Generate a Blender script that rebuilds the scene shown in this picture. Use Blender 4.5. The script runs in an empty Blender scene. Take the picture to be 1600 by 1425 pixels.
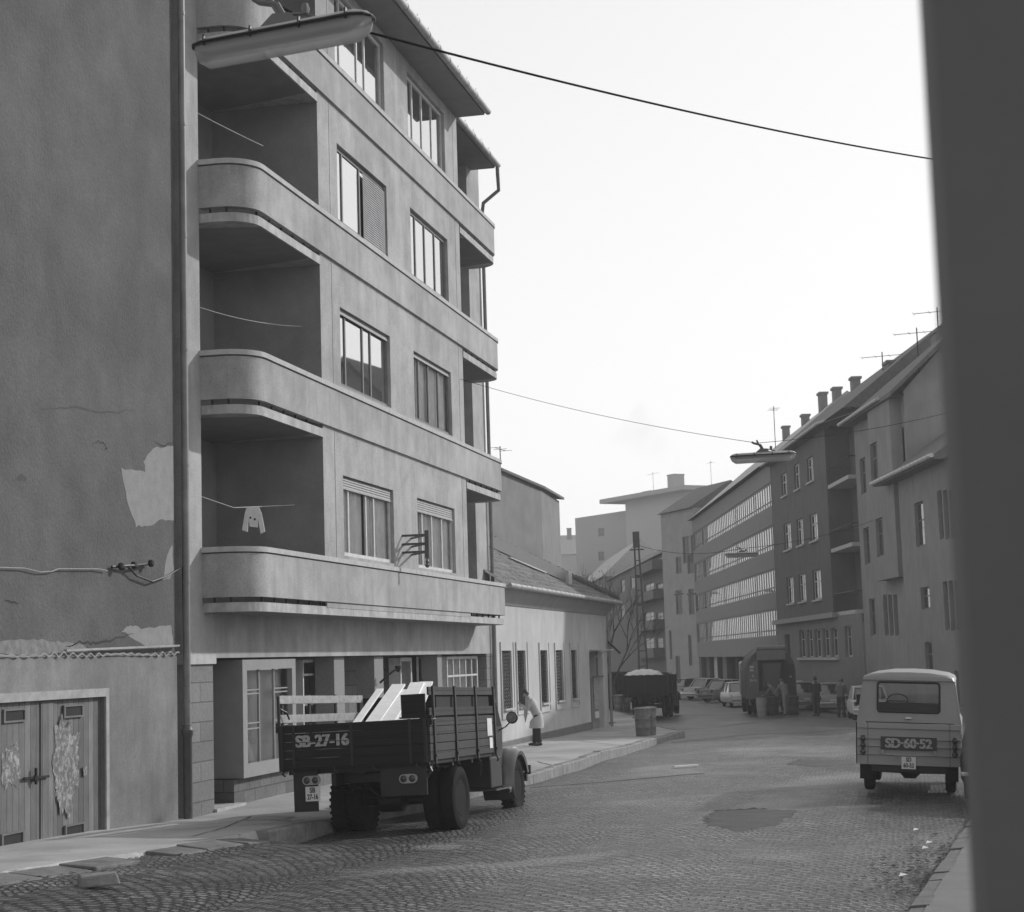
import bpy, math, random
from mathutils import Vector, Matrix
import numpy as np
R = math.radians
rng = random.Random(7)
scn = bpy.context.scene
col = scn.collection

# ---------------------------------------------------------------- camera
F = 2750.0; CAM_H = 2.55
_Y = np.array([625., -298., -F]); _a = (298 + .0304*625)/F
_Z = np.array([-.0304, 1., -_a]); _Y /= np.linalg.norm(_Y); _Z -= _Z.dot(_Y)*_Y; _Z /= np.linalg.norm(_Z); _X = np.cross(_Y, _Z)
cd = bpy.data.cameras.new('camera'); cam = bpy.data.objects.new('camera', cd); col.objects.link(cam)
cam.matrix_world = Matrix(((_X[0], _X[1], _X[2], 0), (_Y[0], _Y[1], _Y[2], 0), (_Z[0], _Z[1], _Z[2], CAM_H), (0, 0, 0, 1)))
cd.sensor_width = 36; cd.lens = F/1600*36; cd.clip_start = .05; cd.clip_end = 3000
cd.dof.use_dof = True; cd.dof.focus_distance = 34; cd.dof.aperture_fstop = 7.0
scn.camera = cam
# ---------------------------------------------------------------- world, sun, exposure
SUN = Vector((.92, 1, .69)).normalized()
w = bpy.data.worlds.new('World'); scn.world = w; w.use_nodes = True
wn = w.node_tree; wn.nodes.clear()
sky = wn.nodes.new('ShaderNodeTexSky'); sky.sky_type = 'NISHITA'; sky.sun_disc = False
sky.sun_elevation = math.asin(SUN.z); sky.sun_rotation = math.atan2(SUN.x, SUN.y)
sky.air_density = 1.0; sky.dust_density = 1.0
bw = wn.nodes.new('ShaderNodeRGBToBW'); bgn = wn.nodes.new('ShaderNodeBackground'); out = wn.nodes.new('ShaderNodeOutputWorld')
wn.links.new(sky.outputs[0], bw.inputs[0]); # pale smoggy sky: compress the sky's range so that it is an even, bright haze
_m1 = wn.nodes.new('ShaderNodeMath'); _m1.operation = 'MULTIPLY'; _m1.inputs[1].default_value = -.55; _m2 = wn.nodes.new('ShaderNodeMath'); _m2.operation = 'EXPONENT'; _m3 = wn.nodes.new('ShaderNodeMath'); _m3.operation = 'MULTIPLY_ADD'; _m3.inputs[1].default_value = -4.9; _m3.inputs[2].default_value = 4.9
wn.links.new(bw.outputs[0], _m1.inputs[0]); wn.links.new(_m1.outputs[0], _m2.inputs[0]); wn.links.new(_m2.outputs[0], _m3.inputs[0]); wn.links.new(_m3.outputs[0], bgn.inputs[0]); wn.links.new(bgn.outputs[0], out.inputs[0])
bgn.inputs[1].default_value = .15
ld = bpy.data.lights.new('sun', 'SUN'); ld.energy = 2.0; ld.angle = R(1.2); ld.color = (1, 1, 1)
lo = bpy.data.objects.new('sun', ld); col.objects.link(lo); lo.rotation_euler = SUN.to_track_quat('Z', 'Y').to_euler(); lo.location = (20, 20, 60)
vs = scn.view_settings; vs.view_transform = 'Standard'; vs.look = 'None'; vs.gamma = 1; vs.use_curve_mapping = False; vs.exposure = 0.55
scn.cycles.volume_bounces = 1; scn.cycles.max_bounces = 6; scn.cycles.transparent_max_bounces = 12

# ---------------------------------------------------------------- survey helpers (photo measurement -> real place)
def ray(px, py):
    c = np.array([px-800, -(py-712.5), -F]); return np.array([c@_X, c@_Y, c@_Z])
def G(px, py, z=0.):
    r = ray(px, py); t = (z-CAM_H)/r[2]; return r[0]*t, r[1]*t
def PX(px, py, x):
    r = ray(px, py); t = x/r[0]; return r[1]*t, CAM_H+r[2]*t
def PD(px, py, d):
    r = ray(px, py)*(d/F); return Vector((r[0], r[1], r[2]+CAM_H))
def interp(v, pts):
    if v <= pts[0][0]: return pts[0][1]
    for (a, b), (c, d) in zip(pts, pts[1:]):
        if v <= c: return b+(d-b)*(v-a)/(c-a)
    return pts[-1][1]
ROADZ = [(0, .75), (10, .5), (18, .26), (24, .05), (30, 0), (37, -.04), (45, -.1), (55, -.17), (65, -.3), (80, -.42), (110, -.5), (400, -.5)]
SIDEZ = [(0, 1.03), (10, .70), (28, .11), (45, .1), (50, .03), (65, -.16), (80, -.28), (110, -.36), (400, -.36)]
KERBL = [(0, -9.9), (12, -9.8), (17, -9.55), (20, -9.35), (23.6, -9.1), (27, -9.0), (32, -8.65), (37.5, -8.15), (50, -8.1), (60, -8.1), (61.5, -8.2)]
KERBR = [(0, -1.2), (16, -.1), (26, .62), (30, 1.0), (36, 2.2), (44, 2.6), (56, 1.2), (70, -.2), (114, -10.3), (160, -20.6)]
def road_z(x, y):
    z = interp(y, ROADZ)
    xl = interp(min(y, 60), KERBL); xr = interp(y, KERBR); c = (xl+xr)/2; h = max(1, (xr-xl)/2)
    t = min(1.0, abs(x-c)/h)
    z += -.09*t**2 + .03
    if y < 25 and x < -7.2:
        k = min(1, (25-y)/2.5)*min(1, max(0, (-7.2-x)/1.6)); k = k*k*(3-2*k); z += k*(side_z(y)-.07-z)
    z += .014*math.sin(x*1.7+y*.6)+.012*math.sin(x*.9-y*1.1+2)
    return z
def side_z(y): return interp(y, SIDEZ)

# ---------------------------------------------------------------- mesh helpers
class MB:
    def __init__(s): s.v = []; s.f = []
    def add(s, vs, fs):
        n = len(s.v); s.v += [tuple(p) for p in vs]; s.f += [tuple(i+n for i in f) for f in fs]; return s
    def quad(s, a, b, c, d): return s.add([a, b, c, d], [(0, 1, 2, 3)])
    def box(s, x0, x1, y0, y1, z0, z1):
        v = [(x, y, z) for x in (x0, x1) for y in (y0, y1) for z in (z0, z1)]
        return s.add(v, [(0, 1, 3, 2), (4, 6, 7, 5), (0, 4, 5, 1), (2, 3, 7, 6), (0, 2, 6, 4), (1, 5, 7, 3)])
    def bar(s, a, b, w, h=None, up=(0, 0, 1)):
        h = h or w; a = Vector(a); b = Vector(b); d = (b-a).normalized(); u = Vector(up)
        if abs(d.dot(u)) > .98: u = Vector((1, 0, 0))
        r = d.cross(u).normalized()*w/2; u = r.cross(d).normalized()*h/2
        v = [p+i*r+j*u for p in (a, b) for i, j in ((-1, -1), (1, -1), (1, 1), (-1, 1))]
        return s.add(v, [(0, 3, 2, 1), (4, 5, 6, 7), (0, 1, 5, 4), (1, 2, 6, 5), (2, 3, 7, 6), (3, 0, 4, 7)])
    def tube(s, pts, r, n=8, caps=True):
        pts = [Vector(p) for p in pts]; rs = r if isinstance(r, (list, tuple)) else [r]*len(pts)
        vs = []; pr = None
        for i, p in enumerate(pts):
            d = (pts[min(i+1, len(pts)-1)]-pts[max(i-1, 0)]).normalized()
            if pr is None:
                pr = d.cross(Vector((0, 0, 1)) if abs(d.z) < .95 else Vector((1, 0, 0))).normalized()
            pr = (pr-d*pr.dot(d)).normalized(); q = d.cross(pr)
            vs += [p+(pr*math.cos(2*math.pi*k/n)+q*math.sin(2*math.pi*k/n))*rs[i] for k in range(n)]
        fs = [(i*n+k, i*n+(k+1) % n, (i+1)*n+(k+1) % n, (i+1)*n+k) for i in range(len(pts)-1) for k in range(n)]
        if caps: fs += [tuple(range(n))[::-1], tuple((len(pts)-1)*n+k for k in range(n))]
        return s.add(vs, fs)
    def prism(s, poly, axis, a0, a1):
        # poly: 2D points; axis: extrusion axis, the two others in xyz order
        def P(p, a):
            q = list(p); q.insert('xyz'.index(axis), a); return q
        n = len(poly)
        v = [P(p, a0) for p in poly]+[P(p, a1) for p in poly]
        return s.add(v, [tuple(range(n))[::-1], tuple(range(n, 2*n))]+[(i, (i+1) % n, n+(i+1) % n, n+i) for i in range(n)])
    def lathe(s, prof, c, axis='x', n=28, cap=True):
        # prof: (a, r) along the axis
        vs = []
        for a, r in prof:
            for k in range(n):
                t = 2*math.pi*k/n; u, w_ = r*math.cos(t), r*math.sin(t)
                if axis == 'x': vs.append((c[0]+a, c[1]+u, c[2]+w_))
                elif axis == 'z': vs.append((c[0]+u, c[1]+w_, c[2]+a))
                else: vs.append((c[0]+u, c[1]+a, c[2]+w_))
        m = len(prof)
        fs = [(i*n+k, i*n+(k+1) % n, (i+1)*n+(k+1) % n, (i+1)*n+k) for i in range(m-1) for k in range(n)]
        if cap and prof[0][1] > 1e-4: fs.append(tuple(range(n))[::-1])
        if cap and prof[-1][1] > 1e-4: fs.append(tuple((m-1)*n+k for k in range(n)))
        return s.add(vs, fs)
    def loft(s, secs, caps=True, closed=True):
        n = len(secs[0]); vs = [p for q in secs for p in q]; e = n if closed else n-1
        fs = [(i*n+k, i*n+(k+1) % n, (i+1)*n+(k+1) % n, (i+1)*n+k) for i in range(len(secs)-1) for k in range(e)]
        if caps: fs += [tuple(range(n))[::-1], tuple((len(secs)-1)*n+k for k in range(n))]
        return s.add(vs, fs)
    def sheet(s, nu, nv, fn):
        vs = [fn(i/nu, j/nv) for i in range(nu+1) for j in range(nv+1)]
        return s.add(vs, [(i*(nv+1)+j, (i+1)*(nv+1)+j, (i+1)*(nv+1)+j+1, i*(nv+1)+j+1) for i in range(nu) for j in range(nv)])
    def wall(s, u0, u1, z0, z1, y, holes=(), d=.18):
        us = sorted({u0, u1}|{round(min(max(h[k], u0), u1), 4) for h in holes for k in (0, 1)}); zs = sorted({z0, z1}|{round(min(max(h[k], z0), z1), 4) for h in holes for k in (2, 3)})
        for a, b in zip(us, us[1:]):
            for c, e in zip(zs, zs[1:]):
                if b-a < 1e-4 or e-c < 1e-4: continue
                m, n = (a+b)/2, (c+e)/2
                if any(h[0] < m < h[1] and h[2] < n < h[3] for h in holes): continue
                s.quad((a, y, c), (b, y, c), (b, y, e), (a, y, e))
        for h in holes:
            a, b, c, e = h[:4]; dd = h[4] if len(h) > 4 else d
            s.quad((a, y, c), (a, y, e), (a, y+dd, e), (a, y+dd, c)); s.quad((b, y, c), (b, y+dd, c), (b, y+dd, e), (b, y, e))
            s.quad((a, y, e), (b, y, e), (b, y+dd, e), (a, y+dd, e)); s.quad((a, y, c), (a, y+dd, c), (b, y+dd, c), (b, y, c))
        return s
    def build(s, name, mat=None, parent=None, smooth=False, shift=(0, 0, 0), bevel=0, weld=False):
        me = bpy.data.meshes.new(name)
        sh = shift
        me.from_pydata([(p[0]-sh[0], p[1]-sh[1], p[2]-sh[2]) for p in s.v], [], s.f); me.validate()
        o = bpy.data.objects.new(name, me); col.objects.link(o)
        if mat: me.materials.append(mat)
        if weld:
            m = o.modifiers.new('weld', 'WELD'); m.merge_threshold = .0005
        if smooth:
            me.polygons.foreach_set('use_smooth', [True]*len(me.polygons))
            me.set_sharp_from_angle(angle=R(38)) if hasattr(me, 'set_sharp_from_angle') else None
        if bevel:
            m = o.modifiers.new('bevel', 'BEVEL'); m.width = bevel; m.segments = 2; m.limit_method = 'ANGLE'; m.angle_limit = R(40)
        if parent: o.parent = parent
        return o
def tag(o, label=None, cat=None, group=None, kind=None):
    if label: o['label'] = label
    if cat: o['category'] = cat
    if group: o['group'] = group
    if kind: o['kind'] = kind
    return o
def empty(name, loc, rot=(0, 0, 0), label=None, cat=None, group=None):
    o = bpy.data.objects.new(name, None); col.objects.link(o); o.location = loc; o.rotation_euler = rot; o.empty_display_size = .3
    return tag(o, label, cat, group)
def copy_tree(o, parent=None):
    c = o.copy(); col.objects.link(c)
    if parent: c.parent = parent
    for ch in o.children: copy_tree(ch, c)
    return c
def text(s, size, mat, parent, loc, rot, name='lettering', bold=.0, sx=1., ext=.002, align='CENTER', dup=0):
    cu = bpy.data.curves.new('t', 'FONT'); cu.body = s; cu.size = size; cu.align_x = align; cu.align_y = 'CENTER'; cu.extrude = ext; cu.offset = bold
    t = bpy.data.objects.new('t', cu); col.objects.link(t); bpy.context.view_layer.update()
    dg = bpy.context.evaluated_depsgraph_get(); me = bpy.data.meshes.new_from_object(t.evaluated_get(dg))
    bpy.data.objects.remove(t); bpy.data.curves.remove(cu)
    for v in me.vertices: v.co.x *= sx
    if dup:     # thicker strokes: three slightly shifted layers
        vs = [tuple(v.co) for v in me.vertices]; fs = [tuple(p.vertices) for p in me.polygons]; mb = MB()
        for i in (-1, 0, 1): mb.add([(x+i*dup, y, z+i*.0007) for x, y, z in vs], fs)
        me = bpy.data.meshes.new(name); me.from_pydata(mb.v, [], mb.f)
    o = bpy.data.objects.new(name, me); col.objects.link(o); me.materials.clear(); me.materials.append(mat)
    o.parent = parent; o.location = loc; o.rotation_euler = rot
    return o

# ---------------------------------------------------------------- materials
MATS = {}
def nodes(m):
    m.use_nodes = True; nt = m.node_tree; nt.nodes.clear(); return nt
class NT:
    def __init__(s, m): s.nt = nodes(m); s.o = s.n('ShaderNodeOutputMaterial')
    def n(s, t, **k):
        x = s.nt.nodes.new(t)
        for a, b in k.items(): setattr(x, a, b)
        return x
    def l(s, a, b): s.nt.links.new(a, b)
    def math(s, op, a, b=None, c=None):
        x = s.n('ShaderNodeMath', operation=op)
        for i, q in enumerate((a, b, c)):
            if q is None: continue
            if isinstance(q, (int, float)): x.inputs[i].default_value = q
            else: s.l(q, x.inputs[i])
        return x.outputs[0]
    def noise(s, vec, scale, detail=4, rough=.55, dist=0):
        x = s.n('ShaderNodeTexNoise'); x.inputs['Scale'].default_value = scale; x.inputs['Detail'].default_value = detail; x.inputs['Roughness'].default_value = rough; x.inputs['Distortion'].default_value = dist
        s.l(vec, x.inputs['Vector']); return x.outputs[0]
    def coord(s, sc=(1, 1, 1), kind='Object'):
        t = s.n('ShaderNodeTexCoord'); m = s.n('ShaderNodeMapping'); m.inputs['Scale'].default_value = sc; s.l(t.outputs[kind], m.inputs[0]); return m.outputs[0]
    def ramp(s, v, a, b, lo, hi):
        x = s.n('ShaderNodeMapRange'); s.l(v, x.inputs[0]); x.inputs[1].default_value = a; x.inputs[2].default_value = b; x.inputs[3].default_value = lo; x.inputs[4].default_value = hi; return x.outputs[0]
def gcol(v): return (v, v, v, 1)
def mat(name, v, rough=.8, var=.15, scale=3., streak=0., bump=.0, bscale=60., metal=0., spec=.5, fine=.0, blotch=0.):
    if name in MATS: return MATS[name]
    m = bpy.data.materials.new(name); MATS[name] = m; t = NT(m)
    p = t.n('ShaderNodeBsdfPrincipled'); p.inputs['Roughness'].default_value = rough; p.inputs['Metallic'].default_value = metal
    p.inputs['Specular IOR Level'].default_value = spec
    c = t.coord(); f = t.noise(c, scale, 5, .6)
    k = t.ramp(f, .3, .7, 1-var, 1+var)
    if fine: k = t.math('MULTIPLY', k, t.ramp(t.noise(c, 26, 6, .8), .32, .68, 1-fine, 1+fine))
    if blotch: k = t.math('MULTIPLY', k, t.ramp(t.noise(c, .55, 3, .5, .6), .35, .65, 1-blotch, 1+blotch))
    if streak:
        cs = t.coord((2.2, 2.2, .30)); k = t.math('MULTIPLY', k, t.ramp(t.noise(cs, 1.0, 7, .68, .3), .42, .72, 1+streak*.4, 1-streak))
    v_ = t.math('MULTIPLY', k, v)
    cc = t.n('ShaderNodeCombineColor'); [t.l(v_, cc.inputs[i]) for i in range(3)]
    t.l(cc.outputs[0], p.inputs['Base Color'])
    if bump:
        b = t.n('ShaderNodeBump'); b.inputs['Strength'].default_value = bump; b.inputs['Distance'].default_value = .02
        t.l(t.noise(c, bscale, 4, .6), b.inputs['Height']); t.l(b.outputs[0], p.inputs['Normal'])
    t.l(p.outputs[0], t.o.inputs[0]); return m
def brickmat(name, v, bw_, bh, mort=.012, var=.25, rough=.85, vm=None, axes='xz', bump=.5, off=.5):
    if name in MATS: return MATS[name]
    m = bpy.data.materials.new(name); MATS[name] = m; t = NT(m)
    p = t.n('ShaderNodeBsdfPrincipled'); p.inputs['Roughness'].default_value = rough
    co = t.coord(); sp = t.n('ShaderNodeSeparateXYZ'); t.l(co, sp.inputs[0]); cb = t.n('ShaderNodeCombineXYZ')
    if axes == 'xz':
        t.l(t.math('ADD', sp.outputs[0], sp.outputs[1]), cb.inputs[0]); t.l(sp.outputs[2], cb.inputs[1])
    else:
        t.l(sp.outputs[0], cb.inputs[0]); t.l(sp.outputs[1], cb.inputs[1])
    b = t.n('ShaderNodeTexBrick'); b.offset = off; t.l(cb.outputs[0], b.inputs['Vector'])
    b.inputs['Scale'].default_value = 1; b.inputs['Brick Width'].default_value = bw_; b.inputs['Row Height'].default_value = bh; b.inputs['Mortar Size'].default_value = mort; b.inputs['Mortar Smooth'].default_value = .3
    b.inputs['Color1'].default_value = gcol(v*(1-var)); b.inputs['Color2'].default_value = gcol(v*(1+var)); b.inputs['Mortar'].default_value = gcol(vm if vm is not None else v*.45)
    mx = t.n('ShaderNodeMix', data_type='RGBA', blend_type='MULTIPLY'); mx.inputs[0].default_value = 1; t.l(b.outputs[0], mx.inputs[6])
    nn = t.math('MULTIPLY', t.ramp(t.noise(co, 14, 5, .65), .3, .7, .78, 1.2), t.ramp(t.noise(co, 1.2, 3), .3, .7, .88, 1.1)); cc = t.n('ShaderNodeCombineColor'); [t.l(nn, cc.inputs[i]) for i in range(3)]
    t.l(cc.outputs[0], mx.inputs[7]); t.l(mx.outputs[2], p.inputs['Base Color'])
    bp = t.n('ShaderNodeBump'); bp.inputs['Strength'].default_value = bump; bp.inputs['Distance'].default_value = .02
    h = t.math('SUBTRACT', t.math('MULTIPLY', t.noise(co, 30, 4), .5), b.outputs['Fac']); t.l(h, bp.inputs['Height']); t.l(bp.outputs[0], p.inputs['Normal'])
    t.l(p.outputs[0], t.o.inputs[0]); return m
def woodmat(name, v, plank=.14, var=.25, rough=.75, axis=2, grain=(1, 1, 12)):
    # axis = direction the boards are stacked in; grain stretched across it
    if name in MATS: return MATS[name]
    m = bpy.data.materials.new(name); MATS[name] = m; t = NT(m)
    p = t.n('ShaderNodeBsdfPrincipled'); p.inputs['Roughness'].default_value = rough; p.inputs['Specular IOR Level'].default_value = .3
    co = t.coord(); sp = t.n('ShaderNodeSeparateXYZ'); t.l(co, sp.inputs[0])
    q = t.math('DIVIDE', sp.outputs[axis], plank); fl = t.math('FLOOR', q); fr = t.math('SUBTRACT', q, fl)
    wn_ = t.n('ShaderNodeTexWhiteNoise', noise_dimensions='1D'); t.l(fl, wn_.inputs['W'])
    gap = t.math('LESS_THAN', t.math('ABSOLUTE', t.math('SUBTRACT', fr, .5)), .465)
    k = t.ramp(wn_.outputs[0], 0, 1, 1-var, 1+var)
    cg = t.coord(tuple(g*1.5 for g in grain)); k = t.math('MULTIPLY', k, t.ramp(t.noise(cg, 2.5, 6, .7, .4), .3, .7, .72, 1.25))
    k = t.math('MULTIPLY', k, t.ramp(t.noise(co, 2.2, 4, .6), .3, .7, .8, 1.15))
    k = t.math('MULTIPLY', k, t.ramp(gap, 0, 1, .25, 1)); v_ = t.math('MULTIPLY', k, v)
    cc = t.n('ShaderNodeCombineColor'); [t.l(v_, cc.inputs[i]) for i in range(3)]; t.l(cc.outputs[0], p.inputs['Base Color'])
    b = t.n('ShaderNodeBump'); b.inputs['Strength'].default_value = .4; b.inputs['Distance'].default_value = .01; t.l(t.math('ADD', gap, t.math('MULTIPLY', t.noise(cg, 3, 4), .4)), b.inputs['Height']); t.l(b.outputs[0], p.inputs['Normal'])
    t.l(p.outputs[0], t.o.inputs[0]); return m
def glassmat(name, ior=1.7, tint=.85, rough=.02):
    if name in MATS: return MATS[name]
    m = bpy.data.materials.new(name); MATS[name] = m; t = NT(m)
    g = t.n('ShaderNodeBsdfGlossy'); g.inputs['Roughness'].default_value = rough; g.inputs[0].default_value = gcol(.95)
    tr = t.n('ShaderNodeBsdfTransparent'); tr.inputs[0].default_value = gcol(tint)
    fr = t.n('ShaderNodeFresnel'); fr.inputs[0].default_value = ior; mx = t.n('ShaderNodeMixShader')
    t.l(fr.outputs[0], mx.inputs[0]); t.l(tr.outputs[0], mx.inputs[1]); t.l(g.outputs[0], mx.inputs[2]); t.l(mx.outputs[0], t.o.inputs[0]); return m
def darkglass(name, v=.03, ior=1.8, rough=.08, bump=.0):
    if name in MATS: return MATS[name]
    m = bpy.data.materials.new(name); MATS[name] = m; t = NT(m)
    p = t.n('ShaderNodeBsdfPrincipled'); p.inputs['Roughness'].default_value = rough; p.inputs['Base Color'].default_value = gcol(v); p.inputs['IOR'].default_value = ior
    if bump:
        b = t.n('ShaderNodeBump'); b.inputs['Strength'].default_value = bump; b.inputs['Distance'].default_value = .05; t.l(t.noise(t.coord(), 1.3, 2), b.inputs['Height']); t.l(b.outputs[0], p.inputs['Normal'])
    t.l(p.outputs[0], t.o.inputs[0]); return m
DUST = [(-2.3, 30.6, .75, 3.0, -.15), (-1.6, 35.5, 1.1, 3.2, -.3), (-3.2, 48, 2.2, 4.5, .3), (-4.2, 20.6, .5, 1.7, -.5), (-6.2, 22.9, .4, .6, 0), (-5.4, 19.2, .35, 1.5, -.6), (-1.8, 62, 1.6, 5, .2), (-5.5, 40, 1.0, 3, .1)]
def cobblemat():
    m = bpy.data.materials.new('cobbles'); t = NT(m)
    p = t.n('ShaderNodeBsdfPrincipled')
    co = t.coord(); nz = t.n('ShaderNodeTexNoise'); nz.inputs['Scale'].default_value = 2.2; nz.inputs['Detail'].default_value = 3; t.l(co, nz.inputs['Vector'])
    sp = t.n('ShaderNodeSeparateXYZ'); t.l(co, sp.inputs[0]); sn = t.n('ShaderNodeSeparateColor'); t.l(nz.outputs['Color'], sn.inputs[0])
    x = t.math('ADD', sp.outputs[0], t.math('MULTIPLY', sn.outputs[0], .16)); y = t.math('ADD', sp.outputs[1], t.math('MULTIPLY', sn.outputs[1], .22))
    xm = t.math('DIVIDE', x, 2.1); fr = t.math('SUBTRACT', xm, t.math('FLOOR', xm)); a = t.math('MULTIPLY', t.math('SUBTRACT', fr, .5), 2)
    arc = t.math('MULTIPLY', t.math('MULTIPLY', a, a), .85); y2 = t.math('ADD', y, arc)
    cb = t.n('ShaderNodeCombineXYZ'); t.l(x, cb.inputs[0]); t.l(y2, cb.inputs[1])
    b = t.n('ShaderNodeTexBrick'); b.offset = .5; t.l(cb.outputs[0], b.inputs['Vector'])
    b.inputs['Scale'].default_value = 1; b.inputs['Brick Width'].default_value = .16; b.inputs['Row Height'].default_value = .15; b.inputs['Mortar Size'].default_value = .032; b.inputs['Mortar Smooth'].default_value = .5
    b.inputs['Color1'].default_value = gcol(.055); b.inputs['Color2'].default_value = gcol(.175); b.inputs['Mortar'].default_value = gcol(.008)
    # sand-filled joints in patches
    sand = t.math('MULTIPLY', t.ramp(t.noise(co, .32, 4, .6, .5), .52, .68, 0, 1), .6)
    nd = t.noise(co, 1.6, 4, .65)      # patches of blown sand and mortar lying over the setts
    for cx, cy, rx, ry, an in DUST:
        dx = t.math('SUBTRACT', sp.outputs[0], cx); dy = t.math('SUBTRACT', sp.outputs[1], cy); c_, s_ = math.cos(an), math.sin(an)
        u = t.math('DIVIDE', t.math('ADD', t.math('MULTIPLY', dx, c_), t.math('MULTIPLY', dy, s_)), rx); v = t.math('DIVIDE', t.math('SUBTRACT', t.math('MULTIPLY', dy, c_), t.math('MULTIPLY', dx, s_)), ry)
        dd = t.math('ADD', t.math('SQRT', t.math('ADD', t.math('MULTIPLY', u, u), t.math('MULTIPLY', v, v))), t.math('MULTIPLY', nd, .9)); sand = t.math('MAXIMUM', sand, t.ramp(dd, 1.05, 1.5, 1, 0))
    mx = t.n('ShaderNodeMix', data_type='RGBA'); t.l(t.math('MULTIPLY', sand, .75), mx.inputs[0]); t.l(b.outputs[0], mx.inputs[6]); mx.inputs[7].default_value = gcol(.17)
    k = t.math('MULTIPLY', t.ramp(t.noise(co, .5, 6, .65, .3), .32, .68, .62, 1.55), t.ramp(t.noise(co, 25, 3), .3, .7, .8, 1.2)); cc = t.n('ShaderNodeCombineColor'); [t.l(k, cc.inputs[i]) for i in range(3)]
    m2 = t.n('ShaderNodeMix', data_type='RGBA', blend_type='MULTIPLY'); m2.inputs[0].default_value = 1; t.l(mx.outputs[2], m2.inputs[6]); t.l(cc.outputs[0], m2.inputs[7])
    t.l(m2.outputs[2], p.inputs['Base Color']); p.inputs['Roughness'].default_value = .42
    bp = t.n('ShaderNodeBump'); bp.inputs['Strength'].default_value = 1; bp.inputs['Distance'].default_value = .075
    h = t.math('MULTIPLY', t.math('SUBTRACT', 1.0, b.outputs['Fac']), t.math('SUBTRACT', 1.0, t.math('MULTIPLY', sand, .7)))
    wn_ = t.n('ShaderNodeSeparateColor'); t.l(b.outputs[0], wn_.inputs[0])
    h = t.math('ADD', h, t.math('MULTIPLY', wn_.outputs[0], 2.5)); h = t.math('ADD', h, t.math('MULTIPLY', t.noise(co, 18, 3), .5))
    t.l(h, bp.inputs['Height']); t.l(bp.outputs[0], p.inputs['Normal']); t.l(p.outputs[0], t.o.inputs[0]); return m

M_plaster = mat('pale_render', .32, .9, .14, 2.0, streak=.18, bump=.45, bscale=45, fine=.17, blotch=.12)
M_coping = mat('coping_concrete', .40, .85, .15, 5, bump=.2, streak=.1)
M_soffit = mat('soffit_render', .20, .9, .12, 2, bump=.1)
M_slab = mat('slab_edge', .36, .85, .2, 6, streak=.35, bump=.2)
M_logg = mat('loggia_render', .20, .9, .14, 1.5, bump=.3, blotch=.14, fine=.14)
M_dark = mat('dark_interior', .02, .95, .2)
M_black = mat('black_steel', .006, .5, .3, 8)
M_wire = mat('wire', .01, .95, spec=.05)
M_tar = mat('tin_roof', .14, .6, .2, 2, bump=.1)
M_gut = mat('zinc_gutter', .34, .55, .2, 4)
M_whitefr = mat('white_painted_wood', .5, .6, .15, 6)
M_darkfr = mat('dark_painted_wood', .12, .6, .2, 6)
M_glass = glassmat('window_glass', 1.35, .95)
M_mirror = glassmat('sky_glass', 25, .5)
M_curtain = mat('curtain_cloth', .80, .95, .12, 3)
M_shut = mat('roller_shutter', .27, .7, .15, 5)
M_fire = mat('rough_dark_render', .088, .95, .13, 1.8, streak=.05, bump=.8, bscale=22, fine=.22, blotch=.16)
M_patch = mat('bare_lime_plaster', .225, .95, .12, 5, bump=.4, bscale=30)
M_gar = mat('garage_render', .17, .9, .14, 3, streak=.22, bump=.4, bscale=50, blotch=.15, fine=.16)
M_garwood = woodmat('weathered_boards', .15, .16, .3, axis=0, grain=(14, 14, .8))
M_low = mat('low_house_render', .44, .9, .07, 1.5, streak=.10, bump=.3, bscale=60, blotch=.07, fine=.08)
M_plinth = mat('plinth_render', .14, .9, .15, 3, bump=.3)
M_stone = brickmat('rusticated_stone', .17, 1.3, .33, .012, .12, vm=.09)
M_stone2 = brickmat('stone_blocks', .12, .55, .34, .014, .22, vm=.06)
M_col = mat('terrazzo_column', .21, .8, .2, 25, bump=.3)
M_side = mat('asphalt_pavement', .33, .9, .12, 1.1, bump=.3, bscale=60, fine=.18, blotch=.15)
M_kerb = brickmat('granite_kerb', .17, .9, 5, .02, .2, axes='yx', vm=.05)
M_asph = mat('old_asphalt', .06, .85, .3, 2, bump=.8, bscale=30, fine=.45)
M_sand = mat('dusty_asphalt', .23, .9, .15, 2, bump=.3, fine=.15)
M_cob = cobblemat()
M_tile = mat('clay_tile', .16, .85, .3, 9, bump=.3, fine=.15)
M_tile2 = mat('old_ridge_tile', .08, .9, .3, 9, bump=.3)
M_rub = mat('tyre_rubber', .016, .8, .25, 9, bump=.2, spec=.06)
M_rim = mat('wheel_rim', .02, .8, .2, 5, spec=.06)
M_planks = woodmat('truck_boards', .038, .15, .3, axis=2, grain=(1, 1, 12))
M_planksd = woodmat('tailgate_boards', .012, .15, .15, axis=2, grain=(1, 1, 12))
M_sunplank = mat('pale_sunlit_plank', .30, .8, .25, 9, fine=.2)  # left lorry rails: pale colour stands in for sun on their inner faces
M_fresh = mat('fresh_sawn_plank', .78, .7, .08, 6)
M_stencil = mat('stencil_paint', .34, .8, .3, 20)
M_plate = mat('plate_white', .62, .5, .05)
M_ink = mat('plate_black', .02, .5)
M_chrome = mat('chrome', .6, .2, .05, metal=1.)
M_lens = darkglass('red_lens', .05, 1.5, .15)
M_fender = mat('fender_paint', .05, .25, .15, 3, spec=.9)
M_cab = mat('cab_paint', .03, .5, .15, 3, spec=.25)
M_van = mat('van_paint', .26, .42, .07, 2, streak=.05)
M_near = mat('near_wall_render', .105, .9, .08, 3, bump=.1)

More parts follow.
